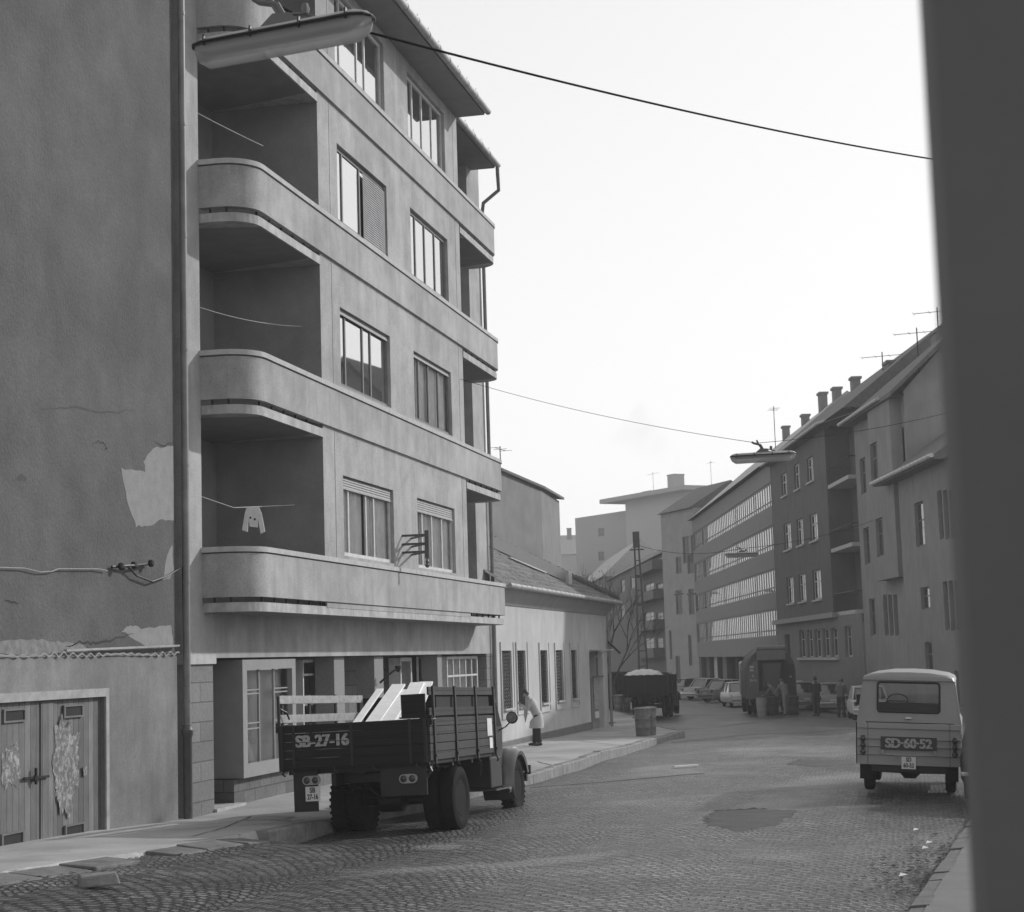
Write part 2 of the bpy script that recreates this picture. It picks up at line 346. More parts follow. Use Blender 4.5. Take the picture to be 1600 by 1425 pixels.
# ---------------------------------------------------------------- ground
def arange(a, b, s):
    n = int(round((b-a)/s)); return [a+(b-a)*i/n for i in range(n+1)]
xs = sorted(set([round(v, 3) for v in arange(-14, 6, .4)]+[-250, -150, -90, -60, -40, -30, -24, -20, -17, -15, 8, 12, 20, 40, 90, 200])); ys = arange(-6, 90, .5)+arange(93, 160, 4)+[180, 220, 300, 500, 900]
mb = MB(); mb.v = [(x, y, road_z(x, y)) for x in xs for y in ys]; ny = len(ys)
mb.f = [(i*ny+j, (i+1)*ny+j, (i+1)*ny+j+1, i*ny+j+1) for i in range(len(xs)-1) for j in range(ny-1)]
tag(mb.build('road', M_cob, smooth=True), kind='structure')

XB, XF = -11.75, -10.85
# left pavement, from the house wall to the kerb; it turns the corner past the low house
KL = [(x, y) for y, x in [(p[0], p[1]) for p in KERBL]]
edge = [(interp(y, KERBL), y) for y in sorted(arange(2, 60, 1.0)+[23.6])]+[(-8.0, 61.0), (-8.2, 62.3), (-8.8, 64), (-9.8, 68), (-11, 74), (-12.8, 82), (-16, 94), (-22, 106), (-34, 120)]
mb = MB()
for (x0, y0), (x1, y1) in zip(edge, edge[1:]):
    w0 = 0.0
    xa0, xa1 = (XB-.5, XB-.5) if y0 < 69 else (-16-(y0-69)*1.0, -16-(y1-69)*1.0)
    n = 6
    for i in range(n):
        def P(t, xa, xe, y): 
            x = xa+(xe-xa)*t; return (x, y, side_z(y)+.015*math.sin(x*2+y*.8)*(1 if t < .98 else 1))
        mb.quad(P(i/n, xa0, x0, y0), P((i+1)/n, xa0, x0, y0), P((i+1)/n, xa1, x1, y1), P(i/n, xa1, x1, y1))
tag(mb.build('pavement_left', M_side, smooth=True, weld=True), kind='structure')
def sz(x, y): return side_z(y)+.015*math.sin(x*2+y*.8)
mb = MB(); W = .22
ke = [(x, y) for x, y in edge if y >= 23.6]
for (x0, y0), (x1, y1) in zip(ke, ke[1:]):
    secs = []
    d = Vector((x1-x0, y1-y0, 0)).normalized(); nrm = Vector((d.y, -d.x, 0))
    L = math.hypot(x1-x0, y1-y0); k = max(1, round(L/.9))
    for i in range(k):
        a, b = i/k+.008, (i+1)/k-.008; j = rng.uniform(-.006, .012)
        for t0, t1 in [(a, b)]:
            p = Vector((x0+(x1-x0)*t0, y0+(y1-y0)*t0, 0)); q = Vector((x0+(x1-x0)*t1, y0+(y1-y0)*t1, 0))
            zz0 = sz(p.x, p.y)+.012+j; zz1 = sz(q.x, q.y)+.012+j
            A = [p+Vector((0, 0, zz0)), p+nrm*W*.85+Vector((0, 0, zz0)), p+nrm*W+Vector((0, 0, zz0-.03)), p+nrm*(W+.01)+Vector((0, 0, zz0-.5)), p+Vector((0, 0, zz0-.5))]
            B = [q+Vector((0, 0, zz1)), q+nrm*W*.85+Vector((0, 0, zz1)), q+nrm*W+Vector((0, 0, zz1-.03)), q+nrm*(W+.01)+Vector((0, 0, zz1-.5)), q+Vector((0, 0, zz1-.5))]
            mb.loft([A, B])
tag(mb.build('kerb_left', mat('kerb_stone', .19, .85, .3, 4, bump=.5, bscale=25, fine=.15)), kind='structure')
# broken gutter slabs in front of the garage
mb = MB()
y = 9.0
while y < 23.5:
    L = rng.uniform(.7, 1.1); x0 = interp(y, KERBL); x1 = interp(y+L, KERBL); j = rng.uniform(-.03, .02); wd = rng.uniform(.44, .5)
    if rng.random() > .08:
        za = road_z(x0+.3, y)+.02+j*.6; zb = road_z(x1+.3, y+L)+.02+j*.3; s_ = rng.uniform(-.02, .02); g = .03
        T = [(x0+.03, y+g, za+.05), (x0+wd, y+g+rng.uniform(0, .05), za+s_), (x1+wd, y+L-g, zb+s_), (x1+.03, y+L-g, zb+.05)]
        mb.add([(a, b, c) for a, b, c in T]+[(a, b, c-.2) for a, b, c in T], [(0, 1, 2, 3), (0, 4, 5, 1), (1, 5, 6, 2), (2, 6, 7, 3), (3, 7, 4, 0)])
    y += L
tag(mb.build('kerb_slabs', mat('gutter_slab', .13, .9, .3, 3, bump=.7, bscale=14, fine=.2), bevel=.015), kind='structure')
mb = MB()   # ragged edge of the pavement above them
ed = [(interp(yy, KERBL)+.02*math.sin(yy*7)+rng.uniform(-.03, .05), yy) for yy in arange(8, 23.6, .15)]
for (x0, y0), (x1, y1) in zip(ed, ed[1:]):
    mb.quad((x0, y0, sz(x0, y0)+.006), (x0+.07, y0, road_z(x0, y0)-.02), (x1+.07, y1, road_z(x1, y1)-.02), (x1, y1, sz(x1, y1)+.006))
    mb.quad((x0-.3, y0, sz(x0-.3, y0)+.004), (x0, y0, sz(x0, y0)+.006), (x1, y1, sz(x1, y1)+.006), (x1-.3, y1, sz(x1-.3, y1)+.004))
tag(mb.build('pavement_edge', M_side), kind='structure')
# right pavement and kerb
mb = MB(); mk = MB()
ye = arange(-2, 110, 1.5)
for y0, y1 in zip(ye, ye[1:]):
    a0, a1 = interp(y0, KERBR), interp(y1, KERBR); z0, z1 = road_z(a0, y0)+.14, road_z(a1, y1)+.14
    mb.quad((a0+.16, y0, z0+.01), (a0+14, y0, z0+.01), (a1+14, y1, z1+.01), (a1+.16, y1, z1+.01))
    for i in range(2):
        t0, t1 = i/2+.006, (i+1)/2-.006; j = rng.uniform(-.015, .012); P = lambda t, o, dz: (a0+(a1-a0)*t+o, y0+(y1-y0)*t, z0+(z1-z0)*t+dz+j)
        mk.loft([[P(t0, 0, -.35), P(t0, .01, -.02), P(t0, .03, 0), P(t0, .18, .012), P(t0, .18, -.35)], [P(t1, 0, -.35), P(t1, .01, -.02), P(t1, .03, 0), P(t1, .18, .012), P(t1, .18, -.35)]])
tag(mb.build('pavement_right', mat('right_pavement', .14, .9, .15, 2, bump=.3, fine=.1)), kind='structure')
tag(mk.build('kerb_right', mat('right_kerb_stone', .11, .85, .3, 4, bump=.6, bscale=20, fine=.2)), kind='structure')
# patches of asphalt and dust in the setts (irregular sheets, following the road)
def patch(name, px_pts, m, dz):
    pts = [G(x, y, -.03) for x, y in px_pts]
    # densify + jitter
    q = []
    for (a, b), (c, d) in zip(pts, pts[1:]+pts[:1]):
        for i in range(14):
            t = i/14; q.append((a+(c-a)*t+rng.uniform(-.05, .05), b+(d-b)*t+rng.uniform(-.16, .16)))
    cx = sum(p[0] for p in q)/len(q); cy = sum(p[1] for p in q)/len(q); mb = MB(); K = 8
    vs = [(cx, cy, road_z(cx, cy)+dz)]; n = len(q)
    for k in range(1, K+1):
        for p in q:
            x, y = cx+(p[0]-cx)*k/K, cy+(p[1]-cy)*k/K; vs.append((x, y, road_z(x, y)+(dz if k < K else .001)))
    fs = [(0, 1+i, 1+(i+1) % n) for i in range(n)]
    for k in range(K-1):
        fs += [(1+k*n+i, 1+(k+1)*n+i, 1+(k+1)*n+(i+1) % n, 1+k*n+(i+1) % n) for i in range(n)]
    mb.add(vs, fs); tag(mb.build(name, m, smooth=True), kind='structure')
patch('asphalt_patch', [(1100, 1298), (1160, 1308), (1215, 1296), (1250, 1275), (1180, 1268), (1120, 1270), (1098, 1285)], M_asph, .009)
patch('asphalt_patch', [(1225, 1194), (1290, 1200), (1345, 1192), (1330, 1184), (1250, 1186)], M_asph, .010)
# filled trench line across the road
for pts in ([(828, 1232), (930, 1222), (1040, 1216), (1100, 1211)], [(1050, 1153), (1150, 1143), (1250, 1138), (1330, 1132)], [(1050, 1128), (1120, 1122), (1180, 1117)]):
    mb = MB(); q = [G(x, y, -.05) for x, y in pts]; L = []
    for (a, b), (c, d) in zip(q, q[1:]):
        for i in range(8): t = i/8; L.append((a+(c-a)*t, b+(d-b)*t+rng.uniform(-.04, .04)))
    L.append(q[-1])
    for (x0, y0), (x1, y1) in zip(L, L[1:]):
        mb.quad((x0, y0-.12, road_z(x0, y0)+.006), (x1, y1-.12, road_z(x1, y1)+.006), (x1, y1+.14, road_z(x1, y1)+.006), (x0, y0+.14, road_z(x0, y0)+.006))
    tag(mb.build('asphalt_strip', M_asph), kind='structure')

# ---------------------------------------------------------------- apartment house on the left
def lframe(name, x, y0, **k): return empty(name, (x, y0, 0), (0, 0, R(90)), **k)
# local coordinates: u = world Y - y0, y = into the house, z up
class Bld:
    def __init__(s, root, u0): s.root = root; s.u0 = u0
    def part(s, name, mb, m, parent=None, **k): return mb.build(name, m, parent or s.root, shift=(s.u0, 0, 0), **k)
    def window(s, u0, u1, z0, z1, y, mull=(.5,), rails=(), fr=M_whitefr, gl=M_glass, t=.06, back=None, curtain=None, shutter=0, name='window', fd=.05, sill=None, back_d=.5, sh_u=None):
        mb = MB(); mb.box(u0, u0+t, y, y+fd, z0, z1); mb.box(u1-t, u1, y, y+fd, z0, z1); mb.box(u0+t, u1-t, y, y+fd, z0, z0+t); mb.box(u0+t, u1-t, y, y+fd, z1-t, z1)
        for m_ in mull:
            c = u0+(u1-u0)*m_; mb.box(c-t*.45, c+t*.45, y+.003, y+fd-.003, z0+t, z1-t)
        for r_ in rails:
            c = z0+(z1-z0)*r_; mb.box(u0+t, u1-t, y+.006, y+fd-.006, c-t*.35, c+t*.35)
        w_ = s.part(name, mb, fr)
        mb = MB(); mb.quad((u0+t*.5, y+fd*.5, z0), (u1-t*.5, y+fd*.5, z0), (u1-t*.5, y+fd*.5, z1), (u0+t*.5, y+fd*.5, z1)); s.part('pane', mb, gl, w_)
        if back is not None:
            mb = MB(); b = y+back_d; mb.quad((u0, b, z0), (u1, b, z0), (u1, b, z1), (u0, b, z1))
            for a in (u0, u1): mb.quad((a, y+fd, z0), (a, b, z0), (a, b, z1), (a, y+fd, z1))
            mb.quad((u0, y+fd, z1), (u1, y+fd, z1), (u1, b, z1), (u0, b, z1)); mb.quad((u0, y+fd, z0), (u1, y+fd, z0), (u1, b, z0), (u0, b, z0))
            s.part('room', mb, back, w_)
        if curtain:
            for a, b in curtain:
                ua, ub = u0+(u1-u0)*a+.02, u0+(u1-u0)*b-.02; ph = rng.uniform(0, 6); mb = MB()
                mb.sheet(60, 1, lambda i, j: (ua+(ub-ua)*i, y+.10+.025*math.sin((ua+(ub-ua)*i)*24+ph)+.012*math.sin((ua+(ub-ua)*i)*61), z0+.03+(z1-z0-.06)*j)); s.part('curtain', mb, M_curtain, w_, smooth=True)
        if shutter:
            zz = z1-(z1-z0)*shutter; mb = MB(); z = zz; ua, ub = (u0+.03, u1-.03) if sh_u is None else sh_u
            while z < z1-.005:
                z2 = min(z+.05, z1); mb.quad((ua, y-.03, z), (ub, y-.03, z), (ub, y-.012, z2), (ua, y-.012, z2)); mb.quad((ua, y-.012, z2), (ub, y-.012, z2), (ub, y-.03, z2), (ua, y-.03, z2)); z = z2
            mb.box(ua, ub, y-.035, y-.02, zz-.03, zz+.0); s.part('roller_shutter', mb, M_shut, w_)
        return w_
A0 = 27.4
apt = lframe('apartment_house', XB, A0, label='tall pale rendered apartment house with curved corner balconies and long band parapets', cat='building')
B = Bld(apt, A0)
f_ = -.9; bk = 1.3; UL, UR, UE = 32.05, 43.3, 47.6
TZ = [4.60, 8.01, 11.40, 14.67]
wl = [(33.25, 36.75), (38.65, 42.05)]
holes = [(a, b, T+.08, T+1.68) for T in TZ[:3] for a, b in wl]+[(a, b, TZ[3]+.12, 16.35) for a, b in wl]
mb = MB(); mb.wall(UL, UR, 3.49, 16.62, f_, holes, .16)
mb.wall(27.4, 28.2, 2.78, 17.2, 0)                     # corner pilaster
mb.quad((28.2, 0, 2.78), (28.2, bk, 2.78), (28.2, bk, 17.2), (28.2, 0, 17.2))
mb.wall(28.2, 49.4, 2.72, 3.60, .0)                     # ground-floor fascia
mb.quad((28.2, 0, 2.72), (49.4, 0, 2.72), (49.4, .25, 2.72), (28.2, .25, 2.72))
mb.wall(UE+.3, 49.4, 3.60, 17.0, 0)                      # far pilaster
mb.quad((49.4, 0, 0), (49.4, 9, 0), (49.4, 9, 17), (49.4, 0, 17)); mb.quad((UE+.3, 0, 3.6), (UE+.3, bk, 3.6), (UE+.3, bk, 17), (UE+.3, 0, 17))
mb.quad((27.4, 0, 0), (27.4, 9, 0), (27.4, 9, 17.2), (27.4, 0, 17.2)); mb.quad((27.4, 9, 0), (49.4, 9, 0), (49.4, 9, 17), (27.4, 9, 17))
B.part('wall', mb, M_plaster)
mb = MB()                                                # loggia sides and backs
zl = [3.6]+[t-.95 for t in TZ[1:]]+[16.62]
mb.quad((UL, f_+.004, 3.5), (UL, bk, 3.5), (UL, bk, 16.62), (UL, f_+.004, 16.62))
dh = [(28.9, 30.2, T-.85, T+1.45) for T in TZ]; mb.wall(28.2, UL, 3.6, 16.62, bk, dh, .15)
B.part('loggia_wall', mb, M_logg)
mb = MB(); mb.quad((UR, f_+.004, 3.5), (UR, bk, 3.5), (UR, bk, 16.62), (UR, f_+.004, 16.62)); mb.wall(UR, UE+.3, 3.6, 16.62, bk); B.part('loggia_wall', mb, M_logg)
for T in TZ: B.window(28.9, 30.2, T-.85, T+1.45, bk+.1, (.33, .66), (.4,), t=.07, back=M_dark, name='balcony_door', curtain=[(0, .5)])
# parapets, slabs
def outline(ua, ub, yo, r, n=8, ends=(True, True)):
    p = []
    if ends[0]:
        p.append((ua, 0)); p += [(ua+r-r*math.cos(t*math.pi/2/n), yo+r-r*math.sin(t*math.pi/2/n)) for t in range(n+1)]
    else: p.append((ua, yo))
    if ends[1]:
        p += [(ub-r+r*math.sin(t*math.pi/2/n), yo+r-r*math.cos(t*math.pi/2/n)) for t in range(n+1)]; p.append((ub, 0))
    else: p.append((ub, yo))
    return p
def sweep(mb, path, th, z0, z1, out=0.):
    n = len(path); nor = []
    for i in range(n):
        a = Vector(path[max(i-1, 0)]); b = Vector(path[min(i+1, n-1)]); d = (b-a).normalized(); nor.append(Vector((d.y, -d.x)))
    secs = []
    for p, q in zip(path, nor):
        o = Vector(p)+q*out; i_ = o-q*th; secs.append([(o.x, o.y, z0), (o.x, o.y, z1), (i_.x, i_.y, z1), (i_.x, i_.y, z0)])
    mb.loft(secs)
for k, T in enumerate(TZ):
    path = outline(28.18, UE+.02, f_-.06, .62)
    mb = MB(); sweep(mb, path, .14, T-.86, T-.115); pp = B.part('balcony_parapet', mb, M_plaster, smooth=True)
    mb = MB(); sweep(mb, path, .19, T-.09, T, .03); B.part('coping', mb, M_coping, pp, smooth=True)
    mb = MB(); sweep(mb, path, .10, T-.125, T-.08, -.025); B.part('coping_joint', mb, mat('joint_shadow_gap', .08), pp)
    # slab under each balcony
    zs0, zs1 = T-1.11, T-.95
    for (a, b, e) in ([(28.24, UE-.02, (True, True))] if k == 0 else [(28.24, UL-.01, (True, False)), (UR+.01, UE-.02, (False, True))]):
        o_ = outline(a, b, f_-.02, .58, ends=e)
        if not e[0]: o_ = [(a, 0)]+o_
        if not e[1]: o_ = o_+[(b, 0)]
        mb = MB(); poly = o_
        if k == 0: poly = [(u, min(y, .0)) for u, y in o_]
        mb.prism([(u, y) for u, y in poly], 'z', zs0, zs1)
        if k: mb.box(a, b, .003, bk, zs0, zs1)
        sl = B.part('balcony_slab', mb, M_slab, smooth=False)
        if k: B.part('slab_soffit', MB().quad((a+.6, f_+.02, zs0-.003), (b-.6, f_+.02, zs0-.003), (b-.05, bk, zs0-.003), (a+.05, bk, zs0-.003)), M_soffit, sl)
        posts = []
        u = a+.5
        while u < b-.3:
            if k or u < UL-.2 or u > UR: posts.append((u, u+.02, f_+.02, f_+.06))
            u += .62
        for yy in (-.2, -.5):
            if e[0]: posts.append((28.26, 28.29, yy, yy+.03))
            if e[1]: posts.append((UE-.08, UE-.05, yy, yy+.03))
        for q in posts: B.part('drain_post', MB().box(*q, zs1, T-.86), M_black, sl)
    if k == 0:
        mb = MB(); mb.box(UL, UR, f_-.03, f_+.1, zs1-.02, T-.88); B.part('fascia_strip', mb, M_plaster)
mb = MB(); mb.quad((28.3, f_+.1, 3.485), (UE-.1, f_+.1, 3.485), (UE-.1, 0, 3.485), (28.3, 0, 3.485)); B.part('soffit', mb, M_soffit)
# vertical expansion joints
mb = MB()
for u in (32.75, 42.85): mb.box(u, u+.012, f_-.004, f_+.01, 3.7, 16.6)
B.part('expansion_joint', mb, mat('joint_shadow_gap', .08))
# windows
specs = [  # (shutterL, shutterR) per storey, glass kinds
    (0, dict(shutter=.14, curtain=[(.0, .5), (.55, 1.)], gl=M_glass), dict(shutter=.17, curtain=[(0, 1.)], gl=M_glass)),
    (1, dict(shutter=.05, gl=M_mirror, curtain=[(0, .3), (.55, 1.)]), dict(shutter=.05, curtain=[(0, 1.)], gl=M_glass)),
    (2, dict(gl=M_mirror), dict(gl=M_mirror)),
    (3, dict(gl=M_mirror), dict(gl=M_mirror))]
for k, d1, d2 in specs:
    T = TZ[k]; z0, z1 = (T+.08, T+1.68) if k < 3 else (T+.12, 16.35)
    for (a, b), d in zip(wl, (d1, d2)):
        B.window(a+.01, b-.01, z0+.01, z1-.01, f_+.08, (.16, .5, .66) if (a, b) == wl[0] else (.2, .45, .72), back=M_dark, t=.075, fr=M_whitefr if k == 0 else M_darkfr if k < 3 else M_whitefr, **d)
mb = MB(); z = 11.5
while z < 12.95:
    mb.quad((35.1, f_+.03, z), (36.7, f_+.03, z), (36.7, f_+.05, z+.05), (35.1, f_+.05, z+.05)); mb.quad((35.1, f_+.05, z+.05), (36.7, f_+.05, z+.05), (36.7, f_+.03, z+.05), (35.1, f_+.03, z+.05)); z += .05
B.part('lowered_shutter', mb, M_shut)
# eaves: main bay, then the recessed far end
def eave(u0, u1, yo, z, yi):
    mb = MB(); mb.box(u0, u1, yo, yi, z, z+.10); e = B.part('eave', mb, M_soffit)
    mb = MB(); mb.quad((u0-.05, yo-.03, z+.13), (u1+.03, yo-.03, z+.13), (u1+.03, 5, z+2.2), (u0-.05, 5, z+2.2)); mb.quad((u0-.05, 5, z+2.2), (u1+.03, 5, z+2.2), (u1+.03, 9, z+.2), (u0-.05, 9, z+.2))
    mb.box(u0, u1+.02, yo-.02, yo+.04, z+.05, z+.14); B.part('roof', mb, M_tar)
    mb = MB(); n = int((u1-u0)/2)
    mb.tube([(u0, yo-.09, z+.09), (u1+.05, yo-.09, z+.09)], .085, 12); 
    for i in range(int((u1-u0)/.9)):
        u = u0+.3+i*.9; mb.tube([(u, yo-.09+.092*math.cos(a), z+.09+.092*math.sin(a)) for a in [k*math.pi/4 for k in range(9)]], .01, 5); mb.tube([(u, yo-.09, z+.17), (u+.05, yo-.12, z+.27)], .009, 5)
    B.part('gutter', mb, M_gut, smooth=True)
eave(27.2, UR+.0, f_-.76, 16.62, 9); eave(UR+.03, 48.45, -.72, 16.68, 9)
# downpipes
mb = MB(); up = 27.27; mb.tube([(up, -.10, 17.5), (up, -.10, 1.55)], .062, 12)
z = 2.0
while z < 17: mb.tube([(up, -.10, z), (up, -.10, z+.05)], .07, 12); z += 1.95
dp = B.part('downpipe', mb, mat('pipe_paint', .17, .5, .25, 3), smooth=True)
mb = MB(); mb.lathe([(0, .075), (1.35, .075), (1.4, .095), (1.47, .10), (1.5, .075), (1.56, .07)], (up, -.10, .08), 'z', 14); B.part('cast_iron_foot', mb, mat('iron_pipe', .07, .5, .3, 5), dp, smooth=True)
mb = MB(); g = 49.33
mb.tube([(48.4, -.81, 16.72), (48.42, -.81, 16.45), (48.75, -.75, 16.1), (49.1, -.2, 15.85), (g, -.10, 15.6), (g, -.10, .1)], .055, 10)
B.part('downpipe', mb, mat('pipe_paint', .17), smooth=True)
# ground floor
for q in ((27.42, 28.62, .0, 1.3, -.1, 2.62), (48.75, 49.38, .01, .9, -.1, 2.72)): B.part('stone_pier', MB().box(*q), M_stone)
mb = MB(); mb.box(27.35, 28.66, -.05, .3, 2.62, 2.78); B.part('pier_cap', mb, M_coping)
rb = .95
def ux(px, y=rb): return PX(px, 1100, XB-y)[0]
mb = MB()
mb.wall(28.62, 48.75, -.05, 2.72, rb+.35); mb.quad((28.62, 0, 2.70), (48.75, 0, 2.70), (48.75, rb+.35, 2.70), (28.62, rb+.35, 2.70))
B.part('shopfront_wall', mb, M_stone2)
mb = MB(); mb.wall(28.66, 29.9, .08, 2.6, rb-.03); B.part('entrance_door', mb, mat('dark_door', .03, .6, .2, 4))
mb = MB(); mb.box(28.60, 29.95, -.06, .6, .0, .16); B.part('entrance_step', mb, M_coping)
# display window: a box standing forward with a heavy pale frame
d0, d1 = 29.95, 32.75
mb = MB(); M_disp = mat('display_frame', .24, .7, .08, 4)
mb.wall(d0, d1, .58, 2.68, -.02, [(d0+.22, d1-.2, .82, 2.5)], .12); mb.quad((d0, -.02, .58), (d0, 1.0, .58), (d0, 1.0, 2.68), (d0, -.02, 2.68)); mb.quad((d1, -.02, .58), (d1, 1.0, .58), (d1, 1.0, 2.68), (d1, -.02, 2.68))
mb.quad((d0, -.02, .58), (d1, -.02, .58), (d1, 1, .58), (d0, 1, .58))
dw = B.part('display_window', mb, M_disp)
mb = MB()
for t in (.33, .66): u = d0+.22+(d1-d0-.42)*t; mb.box(u-.02, u+.02, .05, .09, .82, 2.5)
for a, b in ((0, .33), (.66, 1)):
    for z in (1.42, 1.52, 2.05, 2.12): mb.box(d0+.22+(d1-d0-.42)*a+.02, d0+.22+(d1-d0-.42)*b-.02, .055, .085, z, z+.025)
B.part('glazing_bar', mb, M_disp, dw)
mb = MB(); mb.quad((d0+.22, .08, .82), (d1-.2, .08, .82), (d1-.2, .08, 2.5), (d0+.22, .08, 2.5)); B.part('pane', mb, M_glass, dw)
mb = MB(); mb.quad((d0+.1, .24, .6), (d1-.1, .24, .6), (d1-.1, .24, 2.6), (d0+.1, .24, 2.6)); B.part('backdrop', mb, mat('display_backdrop', .5, .8, .08), dw)
mb = MB(); mb.add([(d0+.35, .16, .84), (d0+.75, .14, .84), (d0+.62, .2, 1.25), (d0+.3, .2, 1.2)], [(0, 1, 2, 3)]); mb.add([(d0+.7, .13, .84), (d0+1.0, .14, .84), (d0+.8, .18, 1.2), (d0+.55, .18, 1.3)], [(0, 1, 2, 3)]); B.part('showcard', mb, mat('paper', .6, .8, .15, 8), dw)
mb = MB(); mb.box(d0-.12, 48.75, .12, .9, -.1, .56); B.part('stone_plinth', mb, M_stone2)
# set-back shop windows and columns
def gwin(pa, pb, z0, z1, mull, rails, fr, y=.55, gl=M_glass, t=.06, back=M_dark):
    B.window(ux(pa, y), ux(pb, y), z0, z1, y, mull, rails, fr=fr, gl=gl, t=t, back=back, name='shop_window', back_d=.3)
gwin(474, 504, .6, 2.66, (), (.55, .85), M_whitefr, back=mat('display_backdrop', .2))
gwin(627, 645, .6, 2.66, (), (.4,), M_whitefr, t=.09, back=mat('paper', .6))
gwin(655, 674, .6, 2.68, (), (.5,), M_whitefr, t=.04)
gwin(700, 748, .6, 2.66, (.2, .4, .6, .8), (.25, .5, .75), M_whitefr, t=.07, y=.2, back=mat('paper', .6))
mb = MB(); a, b = ux(656, .5), ux(673, .5)
for i in range(7): u = a+.08+(b-a-.16)*i/6; mb.tube([(u, .49, 1.4), (u, .49, 2.1)], .012, 5)
mb.tube([(a, .49, 2.1), (b, .49, 2.1)], .014, 5); mb.tube([(a, .49, 1.4), (b, .49, 1.4)], .014, 5); B.part('window_grille', mb, M_black)
for pa, pb in ((523, 539), (586, 600), (685, 692)):
    mb = MB(); mb.box(ux(pa, .08), ux(pb, .08), .08, .5, -.05, 2.72); B.part('column', mb, M_col)
mb = MB(); u = ux(600, -.05); mb.tube([(u-.05, .02, 2.1), (u-.04, -.15, 2.25), (u+.05, -.28, 2.36), (u+.2, -.34, 2.4)], .025, 8); mb.lathe([(0, .03), (.08, .07), (.14, .07)], (u+.2, -.34, 2.33), 'z', 10); B.part('wall_lamp', mb, M_black, smooth=True)
# insulator bracket
ua, zz = 37.35, 5.32
mb = MB()
for z in (5.32, 5.13, 4.95):
    mb.bar((ua, f_-.0, z), (ua, f_-.55, z), .03, .05); mb.bar((ua+.75, f_-.0, z-.01), (ua+.05, f_-.5, z-.01), .03, .04)
mb.bar((ua+.02, f_-.56, 5.42), (ua+.02, f_-.56, 4.80), .09, .05); mb.lathe([(0, .03), (.05, .06), (.09, .03), (.13, .045), (.2, .02)], (ua+.02, f_-.56, 4.6), 'z', 8)
br = B.part('wire_bracket', mb, mat('dark_iron', .06, .5, .2))
# washing line with a shirt (things of their own)
def local_pt(u, y, z): return Vector((XB-y, u, z))
def wire(pts, r, name, label, cat='wire', m=M_wire, group=None, sag=0, n=14):
    if sag:
        a, b = Vector(pts[0]), Vector(pts[1]); pts = [a.lerp(b, i/n)-Vector((0, 0, sag*4*(i/n)*(1-i/n))) for i in range(n+1)]
    base = Vector(pts[0]); mb = MB(); mb.tube(pts, r, 6)
    o = mb.build(name, m, shift=tuple(base)); o.location = base; return tag(o, label, cat, group)
pl = local_pt(28.3, .5, 5.85); pr = local_pt(31.9, -.55, 5.30)
M_str = mat('pale_string', .5, .8)
wire([local_pt(28.25, 1.2, 5.92), local_pt(30.3, .25, 5.46), local_pt(UL, -.3, 5.62)], .008, 'clothes_line', 'pale clothes line holding one shirt across the lowest corner balcony', 'clothes line', M_str)
wire([local_pt(28.25, 1.2, 9.35), local_pt(UL, -.5, 9.1)], .007, 'clothes_line', 'slack pale clothes lines on the balcony two storeys above the shops', 'clothes line', M_str, sag=.18)
wire([local_pt(28.25, 1.0, 12.9), local_pt(29.3, -.8, 11.9)], .009, 'clothes_line', 'taut pale cord slanting down inside the third balcony from the bottom', 'clothes line', M_str, sag=.03)
c0 = PD(395, 792, 32.3)
sh = empty('shirt', c0, (0, 0, R(12)), 'small white shirt with dark spots hanging from the clothes line', 'shirt')
mb = MB(); pr_ = [(-.11, 0), (.11, 0), (.16, -.12), (.22, -.46), (.14, -.5), (.085, -.2), (.08, -.38), (-.06, -.36), (-.085, -.2), (-.10, -.46), (-.2, -.42), (-.15, -.12)]
mb.prism([(x, z) for x, z in pr_], 'y', -.012, .012); mb.build('cloth', mat('white_laundry', .72, .9, .1, 8), sh)
mb = MB()
for x, z in ((-.045, -.2), (.035, -.23)): mb.lathe([(-.016, .001), (-.016, .022), (.016, .022)], (x, 0, z), 'y', 8)
mb.build('dark_spot', M_ink, sh)

# ---------------------------------------------------------------- old house with the garage, far left
fw = lframe('old_house', XB, 14.0, label='dark rough rendered blank house wall with peeling plaster beside the downpipe', cat='building')
B = Bld(fw, 14.0)
mb = MB(); mb.wall(14, 27.12, 2.80, 21, .02); mb.quad((27.12, .02, 0), (27.12, 8, 0), (27.12, 8, 21), (27.12, .02, 21)); mb.box(14, 27.12, .3, 8, 21, 21.1); B.part('wall', mb, M_fire)
g0, g1, gz = 20.0, 24.32, 2.2
mb = MB(); mb.wall(14, 26.98, 0, 2.76, -.05, [(g0, g1, 0, gz)], .2); mb.quad((14, -.05, 2.76), (26.98, -.05, 2.76), (26.98, .03, 2.80), (14, .03, 2.80)); mb.quad((26.98, -.05, 0), (26.98, .05, 0), (26.98, .05, 2.76), (26.98, -.05, 2.76)); B.part('garage_wall', mb, M_gar)
mb = MB(); mb.box(g0, g1+.1, -.08, -.045, gz-.02, gz+.10); mb.box(g1, g1+.1, -.08, -.045, .05, gz-.02); gf = B.part('garage_frame', mb, mat('frame_plaster', .30, .8, .2, 6))
def uw(px, py=1200): return PX(px, py, XB)[0]
seam = uw(62); mb = MB(); mb.box(g0, seam-.02, .0, .05, .1, gz-.03); dl = B.part('garage_door', mb, M_garwood)
mb = MB(); mb.box(seam+.02, g1-.02, .01, .06, .1, gz-.03); mb.box(seam+.02, seam+.42, -.012, .008, .12, gz-.05); dr = B.part('garage_door', mb, M_garwood)
